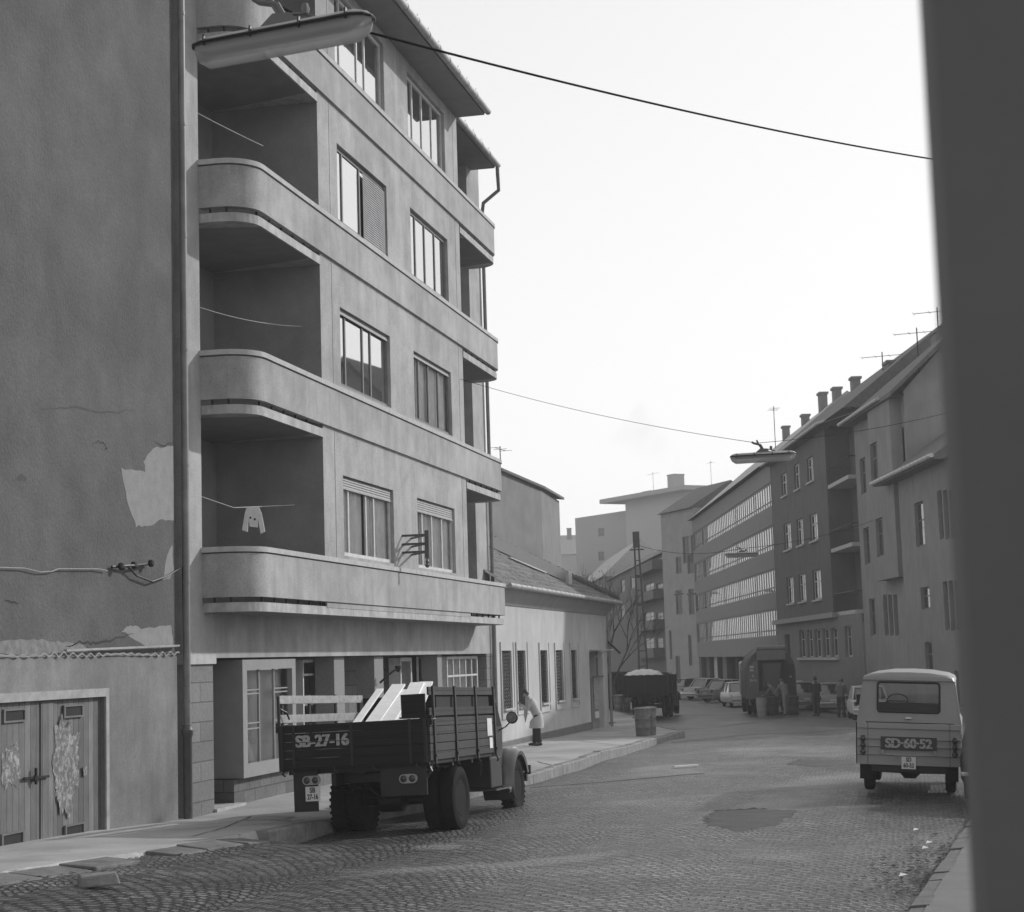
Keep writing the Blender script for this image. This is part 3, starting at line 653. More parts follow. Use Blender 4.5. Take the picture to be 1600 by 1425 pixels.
def vent(cx, cy, par):
    u, z = PX(cx, cy, XB); mb = MB(); mb.box(u-.3, u+.3, -.03, -.002, z-.09, z-.065); mb.box(u-.3, u+.3, -.03, -.002, z+.065, z+.09); mb.box(u-.3, u-.26, -.03, -.002, z-.065, z+.065); mb.box(u+.26, u+.3, -.03, -.002, z-.065, z+.065)
    v = B.part('vent', mb, mat('vent_frame', .12, .6), par); mb = MB(); mb.box(u-.26, u+.26, -.012, -.004, z-.065, z+.065); B.part('mesh_panel', mb, M_dark, v)
vent(21, 1118, dl); vent(18, 1311, dl); vent(113, 1111, dr); vent(115, 1297, dr)
def ragged(cx, cz, w_, h_, y, n=40, j=.25, seed=1):
    r_ = random.Random(seed); p = []
    ph = [r_.uniform(0, 6.28) for _ in range(6)]
    for i in range(n):
        t = 2*math.pi*i/n; k = 1+j*(.45*math.sin(2*t+ph[0])+.4*math.sin(3*t+ph[1])+.35*math.sin(5*t+ph[2])+.25*math.sin(9*t+ph[3])+r_.uniform(-.35, .35)); c, s_ = math.cos(t), math.sin(t); q = 1/max(abs(c), abs(s_))**.75; p.append((cx+c*q*k*w_/2, cz+s_*q*k*h_/2))
    return MB().prism(p, 'y', y, y+.001)
def postermat():
    m = bpy.data.materials.new('torn_poster'); MATS['torn_poster'] = m; t = NT(m); p = t.n('ShaderNodeBsdfPrincipled'); p.inputs['Roughness'].default_value = .9
    c = t.coord(); f = t.noise(c, 9, 6, .7, 1.2); f2 = t.noise(t.coord((3, 3, 1)), 6, 4, .7, .5)
    cr = t.n('ShaderNodeValToRGB'); cr.color_ramp.elements[0].position = .47; cr.color_ramp.elements[0].color = gcol(.12); cr.color_ramp.elements[1].position = .60; cr.color_ramp.elements[1].color = gcol(.36)
    t.l(t.math('ADD', t.math('MULTIPLY', f, .7), t.math('MULTIPLY', f2, .3)), cr.inputs[0]); t.l(cr.outputs[0], p.inputs['Base Color']); t.l(p.outputs[0], t.o.inputs[0]); return m
M_post = postermat()
for i, (x0, y0, x1, y1, par) in enumerate(((8, 1165, 30, 1230, dl), (2, 1180, 14, 1228, dl), (82, 1133, 112, 1262, dr), (100, 1150, 122, 1190, dr), (104, 1185, 120, 1235, dr), (128, 1196, 134, 1212, dr))):
    ua_, za = PX(x0, y0, XB); ub_, zb = PX(x1, y1, XB); m_ = ragged((ua_+ub_)/2, (za+zb)/2, ub_-ua_, za-zb, (-.017 if i > 1 else -.005)-.0015*i, 90, .24, i+3); B.part('torn_poster', m_, M_post, par)
mb = MB(); u, z = PX(50, 1214, XB); mb.bar((u-.3, -.04, z), (u+.4, -.04, z-.02), .03, .03); mb.lathe([(0, .05), (.03, .05)], (u+.0, -.07, z-.02), 'y', 10); mb.bar((u, -.06, z+.12), (u, -.06, z-.1), .03, .03); B.part('bolt', mb, M_black, dr)
# crumbling ledge with the ends of corrugated sheet
def wavy(t): return (.018+.010*math.sin(t*1.7)+.006*math.sin(t*5.3))*math.sin(t*22+.9*math.sin(t*1.3))+.008*math.sin(t*3.1)
mb = MB(); mb.sheet(400, 1, lambda i, j: (14+13*i, -.055-.035*j, 2.795+wavy(14+13*i)+.01)); mb.sheet(400, 1, lambda i, j: (14+13*i, -.09, 2.785+.025*j+wavy(14+13*i))); B.part('corrugated_edge', mb, mat('asbestos_sheet', .24, .9, .25, 12))
mb = MB(); mb.bar((uw(95, 1022), -.07, 2.86), (27.0, -.07, 2.93), .05, .03); B.part('ledge_batten', mb, mat('frame_plaster', .3))
def flat_px(pts, y, name, m, n=5, j=.02, seed=0):
    r_ = random.Random(seed); q = [PX(a, b, XB-y) for a, b in pts]; p = []
    for (a, b), (c, d) in zip(q, q[1:]+q[:1]):
        for i in range(n): t = i/n; p.append((a+(c-a)*t+r_.uniform(-j, j), b+(d-b)*t+r_.uniform(-j, j)))
    return B.part(name, MB().prism(p, 'y', y+.013, y+.026), m)
flat_px([(190, 732), (228, 736), (226, 720), (240, 700), (272, 698), (273, 815), (250, 812), (235, 822), (214, 822), (202, 790)], .004, 'bare_patch', M_patch, seed=2)
flat_px([(192, 985), (205, 976), (225, 983), (268, 975), (272, 1008), (240, 1012), (222, 1006)], .004, 'bare_patch', M_patch, seed=4)
flat_px([(0, 1004), (40, 998), (75, 1000), (105, 1004), (135, 1010), (140, 1020), (0, 1022)], .004, 'bare_patch', mat('crumbled_render', .19, .95, .3, 7, bump=.6), seed=5)
flat_px([(135, 1012), (160, 998), (195, 992), (215, 1005), (180, 1014)], .005, 'bare_patch', mat('damp_render', .075, .95, .2, 7, bump=.4), seed=6)
flat_px([(256, 905), (262, 870), (270, 850), (273, 890), (266, 905)], .005, 'bare_patch', M_patch, seed=7)
def crack(pts, w_, name, m, seed):
    r2 = random.Random(seed); q = [PX(a, b, XB-.02) for a, b in pts]; L = []
    for (a, b), (c, d) in zip(q, q[1:]):
        for i in range(6): t = i/6; L.append((a+(c-a)*t+r2.uniform(-.02, .02), b+(d-b)*t+r2.uniform(-.02, .02)))
    L.append(q[-1]); mb = MB(); n = len(L)
    for i in range(n-1):
        (a, b), (c, d) = L[i], L[i+1]; w1 = w_*math.sin(math.pi*(i+.3)/n); w2 = w_*math.sin(math.pi*(i+1.3)/n) if i < n-2 else .001; mb.quad((a, .017, b-w1), (c, .017, d-w2), (c, .017, d+w2), (a, .017, b+w1))
    return B.part(name, mb, m)
M_crk = mat('crack_dark', .03, .95); M_stn = mat('damp_stain', .065, .95, .2, 4, bump=.4)
crack([(143, 695), (150, 690), (163, 692), (167, 700), (160, 704)], .012, 'crack', M_crk, 1); crack([(60, 640), (110, 636), (170, 645), (210, 640)], .016, 'stain', M_stn, 2); crack([(240, 690), (255, 697), (272, 690)], .015, 'crack', M_crk, 3)
crack([(26, 745), (42, 748)], .05, 'stain', M_stn, 4); crack([(5, 940), (30, 942)], .014, 'crack', M_crk, 5); crack([(100, 1012), (125, 1003), (150, 1006), (175, 1000), (210, 990)], .02, 'crack', M_crk, 8)
mb = MB(); pts = [(x, y) for x, y in ((-30, 886), (35, 888), (60, 894), (78, 893), (88, 889), (150, 889), (165, 892))]; mb.tube([(PX(x, y, XB)[0], -.03, PX(x, y, XB)[1]) for x, y in pts], .009, 6); cb_ = B.part('wall_cable', mb, mat('old_cable', .26))
mb = MB(); mb.tube([(PX(x, y, XB)[0], d_, PX(x, y, XB)[1]) for x, y, d_ in ((172, 886, -.03), (200, 884, -.12), (230, 881, -.05))], .022, 6)
mb.tube([(PX(x, y, XB)[0], -.06, PX(x, y, XB)[1]) for x, y in ((194, 886), (208, 900), (232, 909), (255, 901), (280, 885), (282, 1000))], .016, 6)
for x, y in ((180, 886), (200, 884), (227, 881)): u, z = PX(x, y, XB); mb.lathe([(0, .03), (.03, .05), (.09, .05), (.11, .03)], (u, -.1, z-.05), 'z', 8)
B.part('insulator', mb, M_black, cb_)

# ---------------------------------------------------------------- low house with the five grilled windows
L0 = 49.62
low = lframe('low_house', XB, L0, label='low white house with five tall grilled windows, dark plinth and tiled roof', cat='building')
B = Bld(low, L0)
lw = [(50.65, 51.92), (52.72, 53.91), (56.15, 57.29), (58.69, 59.92), (61.44, 62.54)]; LE = 69.0
door = (64.9, 68.0); hz = [(a, b, 1.1, 2.8, .13) for a, b in lw]+[(door[0]+.1, door[1]-.1, -.4, 2.72, .25)]
mb = MB(); mb.wall(L0, LE, -.6, 4.25, 0, hz); mb.quad((LE, 0, -.6), (LE-9, 11, -.6), (LE-9, 11, 5), (LE, 0, 4.7)); B.part('wall', mb, M_low)
mb = MB()
for t0, t1 in [(L0, door[0]+.05)]:
    mb.add([(t0, -.03, -.7), (t1, -.03, -.7), (t1, -.03, .12), (t0, -.03, .13), (t0, .0, .16), (t1, .0, .15)], [(0, 1, 2, 3), (3, 2, 5, 4)])
B.part('plinth', mb, M_plinth)
mb = MB()   # cove cornice
prof = [(0, 4.12), (-.05, 4.16), (-.08, 4.25), (-.2, 4.38), (-.32, 4.5), (-.36, 4.58), (-.46, 4.6)]
mb.loft([[(u, y, z) for y, z in prof]+[(u, .1, 4.6), (u, .1, 4.1)] for u in (L0, LE+.2)]); B.part('cornice', mb, mat('cornice_render', .28, .9, .08, 2), smooth=True)
mb = MB(); mb.tube([(L0-.1, -.55, 4.66), (LE+.45, -.55, 4.62)], .075, 10); u = L0+.5
while u < LE+.4: mb.tube([(u, -.55, 4.66), (u+.035, -.55, 4.66)], .083, 10); u += .75
B.part('gutter', mb, M_gut, smooth=True)
mb = MB(); mb.tube([(LE+.4, -.55, 4.6), (LE+.42, -.5, 4.35), (LE+.1, -.25, 4.05), (LE-.05, -.1, 3.8), (LE-.05, -.1, -.5)], .06, 8); B.part('downpipe', mb, mat('pipe_paint', .17), smooth=True)
def grille(u0, u1, z0, z1, y, fn):
    mb = MB(); n, m_ = 5, 16
    for i in range(n):
        for k in range(m_):
            cu = u0+(u1-u0)*(i+.5)/n; cz = z0+(z1-z0)*(k+.5)/m_; a = (u1-u0)/n/2; b = (z1-z0)/m_/2
            if fn: mb.bar((cu-a, y, cz-b), (cu+a, y, cz+b), .02, .015)
            else: mb.tube([(cu+a*.9*math.cos(t*math.pi/3), y, cz+b*.9*math.sin(t*math.pi/3)) for t in range(7)], .011, 4, False)
    for i in range(n+1): u = u0+(u1-u0)*i/n; mb.tube([(u, y, z0), (u, y, z1)], .009, 4)
    return mb
for i, (a, b) in enumerate(lw):
    w_ = B.window(a, b, 1.1, 2.8, .125, (.5,), (.6,), fr=M_darkfr, gl=darkglass('dim_pane', .02), t=.06)
    B.part('window_grille', grille(a+.02, b-.02, 1.12, 2.78, .07, i in (1, 2)), M_black, w_)
    mb = MB(); y = -.045; o = .27
    zt, zb = 3.05, .80+.06*(i == 1)
    mb.box(a-o, a-o+.06, y, .01, zb, zt); mb.box(a-o+.06, b+o-.06, y, .01, zb, zb+.05); mb.box(b+o-.06, b+o, y+.02, .01, zb, zt); B.part('surround', mb, M_low, w_)
    mb = MB(); mb.box(a-.04, b+.04, -.09, .1, 1.04, 1.1); B.part('sill', mb, M_coping, w_)
a, b = door
mb = MB(); mb.wall(a+.1, b-.1, -.4, 2.72, .22, [(a+.75, a+1.6, -.4, 1.75)], .3); B.part('door_panel', mb, mat('door_grey', .22, .7, .1))
mb = MB(); mb.quad((a+.75, .45, -.4), (a+1.6, .45, -.4), (a+1.6, .45, 1.75), (a+.75, .45, 1.75)); B.part('doorway', mb, M_dark)
mb = MB(); mb.box(a+.2, a+2.4, -.55, .01, 2.76, 2.80); mb.bar((a+1.2, -.5, 2.76), (a+1.2, 0, 2.5), .03); B.part('door_canopy', mb, M_coping)
mb = MB(); mb.bar((a+1.62, -.02, 2.74), (a+1.62, -.02, 1.75), .06, .06); mb.bar((a+.75, -.02, 1.78), (b-.15, -.02, 1.78), .06, .06); B.part('door_frame', mb, M_darkfr)
mb = MB(); mb.box(a+1.9, b-.35, .17, .20, .55, 1.7); nb = B.part('notice_board', mb, mat('notice_paper', .32, .8, .5, 14)); mb = MB(); mb.box(a+1.9, b-.35, .16, .19, .2, .45); B.part('notice', mb, mat('paper', .6), nb)
# flag holder pipe at the corner
mb = MB(); mb.tube([(LE-.15, -.1, 3.1), (LE-.5, -.6, 2.65)], .045, 6); B.part('flag_holder', mb, M_black)
# tiled roof: individually laid courses, cut by the oblique hip
def roofpt(u, d): return (u, -.5+d*.82, 4.72+d*.575)
HP = (69.3, 0.0); 
def dmax(u): return max(0, (69.4-u)*.30)
mb = MB(); d = 0.0; cse = .30; k = 0
while d < 6.5:
    u = L0-1.0+(.1 if k % 2 else 0)
    while u < 69.4:
        if d < dmax(u+.1)-.02:
            z_ = rng.uniform(-.014, .014); z2_ = z_+rng.uniform(-.01, .01); dd = rng.uniform(-.025, .025); a_ = roofpt(u+.01, d-.04+dd); b_ = roofpt(u+.19, d-.04+dd); c_ = roofpt(u+.19, d+cse+.03); e_ = roofpt(u+.01, d+cse+.03)
            mb.add([(a_[0], a_[1], a_[2]+.035+z_), (b_[0], b_[1], b_[2]+.035+z2_), c_, e_, (a_[0], a_[1], a_[2]+z_-.01), (b_[0], b_[1], b_[2]+z2_-.01)], [(0, 1, 2, 3), (4, 5, 1, 0)])
        u += .2
    d += cse; k += 1
mb.add([roofpt(L0-1, 0), roofpt(69.4, 0), roofpt(L0-1, dmax(L0-1))], [(0, 1, 2)])
rf = B.part('roof', mb, M_tile)
mb = MB(); u = 69.2
while u > L0-1:
    a_ = roofpt(u, dmax(u)); b_ = roofpt(u-.42, dmax(u-.42)); dz = rng.uniform(0, .05); mb.tube([(a_[0], a_[1], a_[2]+.02+dz), (b_[0], b_[1], b_[2]+.09+dz)], .12, 8); u -= .38
B.part('ridge_tiles', mb, M_tile2, rf)
mb = MB(); q0, q1 = roofpt(54.2, 3.2), roofpt(61.6, .75); mb.add([(q0[0], q0[1], q0[2]+.06), (q1[0], q1[1], q1[2]+.06), (q1[0]+.0, q1[1]+.05, q1[2]+.50), (q0[0], q0[1]+.05, q0[2]+.50), (q0[0], q0[1]+.7, q0[2]+.55), (q1[0], q1[1]+.7, q1[2]+.55)], [(0, 1, 2, 3), (3, 2, 5, 4), (1, 5, 2)]); B.part('roof_upstand', mb, mat('tarred_sheet', .10, .6, .1), rf)
mb = MB(); q2 = roofpt(62.2, .7); mb.box(q2[0]-.3, q2[0]+.3, q2[1], q2[1]+.5, q2[2]-.1, q2[2]+.5); B.part('roof_hatch', mb, M_coping, rf)
mb = MB(); q3, q4 = roofpt(56.6, 1.9), roofpt(59.6, 1.2); mb.bar((q3[0], q3[1], q3[2]+.06), (q4[0], q4[1], q4[2]+.06), .16, .04); B.part('pale_board', mb, M_whitefr, rf)
HAZE = .0007
# ---------------------------------------------------------------- frames set by two ground points (left end, right end as seen from the street)
class Fr:
    def __init__(s, p0, p1, base=-.5):
        s.p = Vector((p0[0], p0[1], 0)); d = Vector((p1[0]-p0[0], p1[1]-p0[1], 0)); s.L = d.length; s.d = d.normalized(); s.n = Vector((s.d.y, -s.d.x, 0)); s.a = math.atan2(s.d.y, s.d.x); s.base = base
    def at(s, px, py, y=0.):
        r = ray(px, py); c = s.p-s.n*y; t = (c.x*s.n.x+c.y*s.n.y)/(r[0]*s.n.x+r[1]*s.n.y); q = Vector((r[0]*t, r[1]*t, 0)); return (q-s.p).dot(s.d), CAM_H+r[2]*t
    def root(s, name, u, **k):
        o = s.p+s.d*u; return empty(name, (o.x, o.y, 0), (0, 0, s.a), **k)
_d = ray(790, 1028); _d = Vector((_d[0], _d[1], 0)).normalized(); _P0 = Vector((-8.2, 113.6, 0))
RF = Fr(_P0, _P0-_d)
def rectpx(fr, x0, y0, x1, y1, y=0):
    a = fr.at(x0, (y0+y1)/2, y)[0]; b = fr.at(x1, (y0+y1)/2, y)[0]; m = (x0+x1)/2; return a, b, fr.at(m, y1, y)[1], fr.at(m, y0, y)[1]
def antenna(B, u, y, z0, h, w_=1.2, n=3, yaw=0):
    mb = MB(); mb.tube([(u, y, z0), (u, y, z0+h)], .03, 5); c, s_ = math.cos(yaw), math.sin(yaw)
    mb.tube([(u-w_/2*c, y-w_/2*s_, z0+h*.93), (u+w_/2*c, y+w_/2*s_, z0+h*.93)], .015, 4)
    for i in range(n):
        t = -.5+i/(n-1); q = (u+w_*t*c, y+w_*t*s_); mb.tube([(q[0]+s_*.4, q[1]-c*.4, z0+h*.93), (q[0]-s_*.4, q[1]+c*.4, z0+h*.93)], .012, 4)
    return B.part('antenna', mb, M_wire)
def chimney(B, u, y, z0, z1, w_=.7, d=.5, m=None):
    mb = MB(); mb.box(u-w_/2, u+w_/2, y-d/2, y+d/2, z0, z1-.15); mb.box(u-w_/2-.08, u+w_/2+.08, y-d/2-.08, y+d/2+.08, z1-.15, z1); return B.part('chimney', mb, m or M_brk)
M_brk = mat('sooty_brick', .15, .9, .2, 4, bump=.3)
M_mid = mat('dark_grey_render', .085, .9, .1, 1.2, streak=.12, blotch=.1, bump=.2)
M_midp = mat('grey_stone_base', .15, .9, .1, 2, streak=.1, bump=.2)
M_r1 = mat('sandy_render', .20, .9, .1, 1.2, streak=.12, blotch=.08, bump=.2)
M_off = mat('office_panel', .16, .8, .1, 1.5, streak=.06)
M_fgl = darkglass('far_glass', .02, 2.2, .06, .15)
M_roofR = mat('far_tile_roof', .10, .8, .25, 5, bump=.6, fine=.2)
M_fbar = mat('far_frames', .42, .6, .1)

# ---- office block with ribbon windows
off = RF.root('office_block', -48.5, label='four storey office block with long ribbons of narrow windows at the bend', cat='building'); B = Bld(off, -48.5)
u0, u1 = -48.5, -.5
rows = [(RF.at(1200, 794.7)[1], RF.at(1200, 755.6)[1]), (RF.at(1208, 860)[1], RF.at(1206, 820)[1]), (RF.at(1212, 926)[1], RF.at(1209, 888)[1]), (RF.at(1215.6, 994.7)[1], RF.at(1211, 951)[1])]
top = RF.at(1195, 730)[1]; bot = RF.at(1150, 1026)[1]
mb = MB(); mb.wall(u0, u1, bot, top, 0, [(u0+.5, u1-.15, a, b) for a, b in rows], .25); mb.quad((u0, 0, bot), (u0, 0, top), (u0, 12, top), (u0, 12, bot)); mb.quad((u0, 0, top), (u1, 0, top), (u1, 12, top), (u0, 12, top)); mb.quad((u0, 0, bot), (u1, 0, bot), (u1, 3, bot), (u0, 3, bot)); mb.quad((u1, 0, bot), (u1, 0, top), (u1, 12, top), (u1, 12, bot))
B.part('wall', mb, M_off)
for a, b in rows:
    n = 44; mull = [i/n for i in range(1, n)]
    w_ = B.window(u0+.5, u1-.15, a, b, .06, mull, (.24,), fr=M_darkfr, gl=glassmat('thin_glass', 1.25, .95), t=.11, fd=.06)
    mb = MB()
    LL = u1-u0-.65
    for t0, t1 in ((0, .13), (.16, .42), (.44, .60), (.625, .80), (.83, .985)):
        t0 += rng.uniform(-.01, .01); t1 += rng.uniform(-.012, .012); c0_, c1_ = u0+.5+LL*t0, u0+.5+LL*t1; B.part('sky_glare_sheet', MB().sheet(int((c1_-c0_)*9), 1, lambda i, j: (c0_+(c1_-c0_)*i, .14+.015*math.sin((c1_-c0_)*i*21), a+(b-a)*j)), mat('sky_glare_sheet', .9, .9, .1, .6), w_)  # white sheets behind the glass stand in for sky reflected in the panes
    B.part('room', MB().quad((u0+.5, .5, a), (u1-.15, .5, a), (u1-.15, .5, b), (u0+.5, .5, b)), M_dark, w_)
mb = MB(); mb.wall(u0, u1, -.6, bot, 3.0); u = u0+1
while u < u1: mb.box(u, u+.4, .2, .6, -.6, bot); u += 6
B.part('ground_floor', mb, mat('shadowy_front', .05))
a, b, c, e = rectpx(RF, 1109, 1024, 1126, 1068, 1.0); B.window(a, b, c, e, 1.0, (.25, .5, .75), (.5,), fr=M_fbar, gl=mat('lit_lobby_glass', .45, .3), name='lobby_window', t=.15)
mb = MB(); mb.add([(u0-.2, -.4, top+.05), (u1+.2, -.4, top+.05), (u1+.2, 5.2, top+4.6), (u0-.2, 5.2, top+4.6), (u1+.2, 11, top+.05), (u0-.2, 11, top+.05)], [(0, 1, 2, 3), (3, 2, 4, 5), (1, 4, 2), (0, 3, 5)]); B.part('roof', mb, mat('pale_roof', .34, .7, .12, 3))
chimney(B, RF.at(1176, 700)[0], 5.0, top+4, top+5.6, .9); chimney(B, -24, 5.0, top+4, top+5.4); antenna(B, RF.at(1134, 760)[0], 4, top+3.5, 3.4)
# ---- dark house with corner balconies
mid = RF.root('balcony_house', -.3, label='dark rendered house with three small balconies and white double windows', cat='building'); B = Bld(mid, -.3)
mt = 14.45; fz = 4.25; uR = 18.9; uE = 26.75; rec = 1.3
wr = [rectpx(RF, *q) for q in [(1221, 739, 1229.5, 775), (1241, 724, 1249.5, 765), (1261, 714, 1270.5, 753), (1225, 817, 1236, 859), (1245, 810, 1255, 852), (1265.6, 802, 1277.5, 845), (1229.7, 901, 1240, 943), (1248, 896, 1259, 940), (1270, 890, 1283, 937)]]
gr = [rectpx(RF, *q) for q in [(1251.6, 984, 1261, 1027), (1264, 984, 1273, 1027), (1276, 983, 1286, 1027), (1289, 982, 1299, 1026), (1302, 981, 1312, 1026)]]
drt = [rectpx(RF, x0, y0, x1, y1, rec) for x0, y0, x1, y1 in [(1312.5, 690, 1326.6, 760), (1319, 788, 1331, 857), (1323, 882, 1336, 954)]]
gr2 = [rectpx(RF, 1329.7, 977.5, 1340.6, 1026, .2)]
mb = MB(); mb.wall(-.3, uR, fz, mt, 0, wr, .18); mb.quad((uR, 0, fz), (uR, 0, mt), (uR, rec, mt), (uR, rec, fz)); mb.wall(uR, uE, fz, mt, rec, drt, .2); mb.quad((-.3, 0, fz), (-.3, 9, fz), (-.3, 9, mt), (-.3, 0, mt)); mb.quad((uE, rec, fz), (uE, rec, mt), (uE, 9, mt), (uE, 9, fz)); B.part('wall', mb, M_mid)
dd = rectpx(RF, 1228, 991, 1236, 1088, -.1); mb = MB(); mb.wall(-.3, uE, -.7, fz, -.1, gr+gr2+[(dd[0], dd[1], -.7, dd[3])], .2); mb.quad((-.3, -.1, fz), (uE, -.1, fz), (uE, rec, fz), (-.3, rec, fz)); mb.quad((-.3, -.1, -.7), (-.3, 9, -.7), (-.3, 9, fz), (-.3, -.1, fz)); B.part('stone_base', mb, M_midp)
mb = MB(); mb.box(-.5, uR+1.5, -.35, -.095, fz-.05, fz+.22); B.part('cornice', mb, mat('pale_cornice', .26, .8, .15))
for i, q in enumerate(wr): w_ = B.window(*q, .1, (.5,), (.62,), fr=M_fbar, gl=glassmat('thin_glass', 1.25, .95), t=.09, back=M_dark, curtain=[(.45, 1.)]); mb = MB(); mb.box(q[0]-.1, q[1]+.1, -.1, .05, q[2]-.1, q[2]); B.part('sill', mb, M_coping, w_)  # pale curtains here stand in for sky reflected in these windows
for q in gr+gr2: B.window(*q, .05, (.5,), (.65,), fr=M_fbar, gl=M_fgl, t=.07)
mb = MB(); mb.box(gr[0][0]-.3, gr[-1][1]+.3, -.25, -.08, gr[0][2]-.15, gr[0][2]-.02); B.part('sill', mb, M_coping)
mb = MB(); mb.quad((dd[0], .1, -.7), (dd[1], .1, -.7), (dd[1], .1, dd[3]), (dd[0], .1, dd[3])); B.part('house_door', mb, M_dark)
for i in range(4): u = gr[0][0]+1+i*3.2; mb = MB(); mb.box(u, u+1.0, -.12, -.09, .1, .6); B.part('cellar_window', mb, M_dark)
for q in drt:
    B.window(*q, rec+.1, (.5,), (.3, .65), fr=M_fbar, gl=M_fgl, t=.1, name='balcony_door', back=M_dark); z = q[2]-.12
    mb = MB(); mb.box(uR+.25, uE-2.0, .0, rec, z-.2, z); bl = B.part('balcony', mb, M_coping); mb = MB(); mb.tube([(uR+.3, rec, z+.95), (uR+.3, .05, z+.95), (uE-2.05, .05, z+.95), (uE-2.05, rec, z+.95)], .02, 5)
    for i in range(22): u = uR+.3+(uE-uR-2.35)*i/21; mb.tube([(u, .05, z), (u, .05, z+.95)], .010, 4)
    B.part('railing', mb, M_black, bl)
mb = MB(); mb.add([(-.5, -.5, mt+.05), (uE, -.5, mt-.1), (uE, 5, mt+4.2), (-.5, 5, mt+4.4), (uE, 9.5, mt), (-.5, 9.5, mt), (-.5, -.1, mt-.1), (uE, .2, mt-.2)], [(0, 1, 2, 3), (3, 2, 4, 5), (0, 3, 5), (1, 4, 2), (0, 6, 7, 1)]); B.part('roof', mb, M_roofR)
mb = MB(); mb.tube([(-.5, -.58, mt), (uR+1.2, -.58, mt)], .09, 8); mb.tube([(uR+1.2, -.58, mt), (uE, .4, mt-.2), (uE-.4, .9, mt-1.2), (uE-.4, rec-.1, -.3)], .07, 8); B.part('gutter', mb, M_gut, smooth=True)
for px, py in ((1258, 650), (1307, 608), (1336, 592)):
    u, z = RF.at(px, py, 4.8); chimney(B, u, 4.8, mt+2.5, z+.1, .8)
# ---- sandy house with the bay (R1) and its lower wing (R0)
r1 = RF.root('gabled_house', uE, label='light grey gabled house with projecting bay next to the balcony house', cat='building'); B = Bld(r1, uE)
e1 = 13.5; uC = 37.65
hs = [rectpx(RF, *q) for q in [(1344, 715, 1353, 772), (1350, 824, 1359, 882), (1359, 935, 1368, 993), (1409, 795, 1423, 862), (1419, 923, 1431, 961), (1400, 670, 1414, 735), (1381, 929, 1387, 993), (1389, 929, 1395, 993), (1397, 929, 1403, 993), (1425, 1007, 1436, 1052)]]
bz = RF.at(1380, 906, -.5)[1]; ba, bb = RF.at(1366, 850, -.5)[0], RF.at(1401, 850, -.5)[0]
hb = [rectpx(RF, *q, -.5) for q in [(1358, 692, 1371, 751), (1369, 809, 1380, 870)]]; hb = [(max(q[0], ba+.15), q[1], q[2], q[3]) for q in hb]
mb = MB(); mb.wall(uE, uC, -.7, e1, 0, hs, .2); mb.add([(uC, 0, -.7), (uC, 5.0, -.7), (uC, 5.0, e1-1), (uC, 0, e1)], [(0, 1, 2, 3)]); mb.add([(uC, 0, e1), (uC, 5.0, e1-1), (uC, 3, e1+3.2)], [(0, 1, 2)])
mb.wall(ba, bb, bz, e1-.2, -.5, hb, .2); mb.quad((ba, -.5, bz), (ba, -.5, e1-.2), (ba, 0, e1-.2), (ba, 0, bz)); mb.quad((bb, -.5, bz), (bb, 0, bz), (bb, 0, e1-.2), (bb, -.5, e1-.2)); mb.quad((ba, -.5, bz), (bb, -.5, bz), (bb, 0, bz), (ba, 0, bz)); B.part('wall', mb, M_r1)
for q in hs: B.window(*q, .12, (.5,), (.6,) , fr=M_darkfr, gl=M_fgl, t=.08)
for q in hb: B.window(*q, -.38, (.5,), (.6,), fr=M_darkfr, gl=M_fgl, t=.08)
mb = MB(); mb.add([(uE-.1, -.65, e1+.05), (uC+.35, -.65, e1-.05), (uC+.35, 3, e1+3.3), (uE-.1, 3.6, e1+3.3), (uC+.35, -.65, e1-.25), (uE-.1, -.65, e1-.1), (uC+.35, 3, e1+3.05), (uE-.1, .0, e1-.1), (uC+.35, 0, e1-.2), (uE-.1, 8, e1), (uC+.35, 5.3, e1-1)], [(0, 1, 2, 3), (5, 4, 1, 0), (1, 4, 6, 2), (5, 7, 8, 4), (3, 2, 10, 9), (0, 3, 9)]); B.part('roof', mb, M_roofR)
mb = MB(); mb.tube([(uE-.1, -.72, e1), (uC-1.8, -.72, e1-.05)], .09, 8); B.part('gutter', mb, M_gut, smooth=True)
for px, py, py1, w_ in ((1391, 565, 620, 1.0), (1467, 517, 550, 1.2)): u, z = RF.at(px, py, 3.2); chimney(B, u, 3.2, e1+1.5, z, w_)
for px, py, h in ((1378, 550, 3.2), (1432, 512, 3.6), (1464, 480, 3)): u, z = RF.at(px, py, 3.2); antenna(B, u, 3.2, z-h, h, 2.2, 4, 1.2)
r0 = RF.root('gabled_house_wing', uC, label='low near wing with white gutter and triple windows right of the gabled house', cat='building'); B = Bld(r0, uC)
e0 = 9.7; uZ = 46.5; y0 = -.45
hs = [rectpx(RF, *q, y0) for q in [(1430, 784, 1444, 854), (1439, 917, 1453, 952), (1466, 766, 1473, 843), (1475, 765, 1482, 843), (1484, 764, 1492, 842), (1475, 908, 1482, 985), (1484, 907, 1491, 985), (1493, 906, 1500, 984), (1446, 1003, 1457, 1052), (1480, 1050, 1487, 1100), (1492, 1048, 1499, 1100)]]
mb = MB(); mb.wall(uC+.02, uZ, -.7, e0, y0, hs, .25); mb.quad((uC+.02, y0, -.7), (uC+.02, y0, e0), (uC+.02, .1, e0), (uC+.02, .1, -.7)); mb.quad((uZ, y0, -.7), (uZ, 5, -.7), (uZ, 5, e0), (uZ, y0, e0)); B.part('wall', mb, M_r1)
for q in hs: B.window(*q, y0+.12, (), (.6,) , fr=M_darkfr, gl=M_fgl, t=.07)
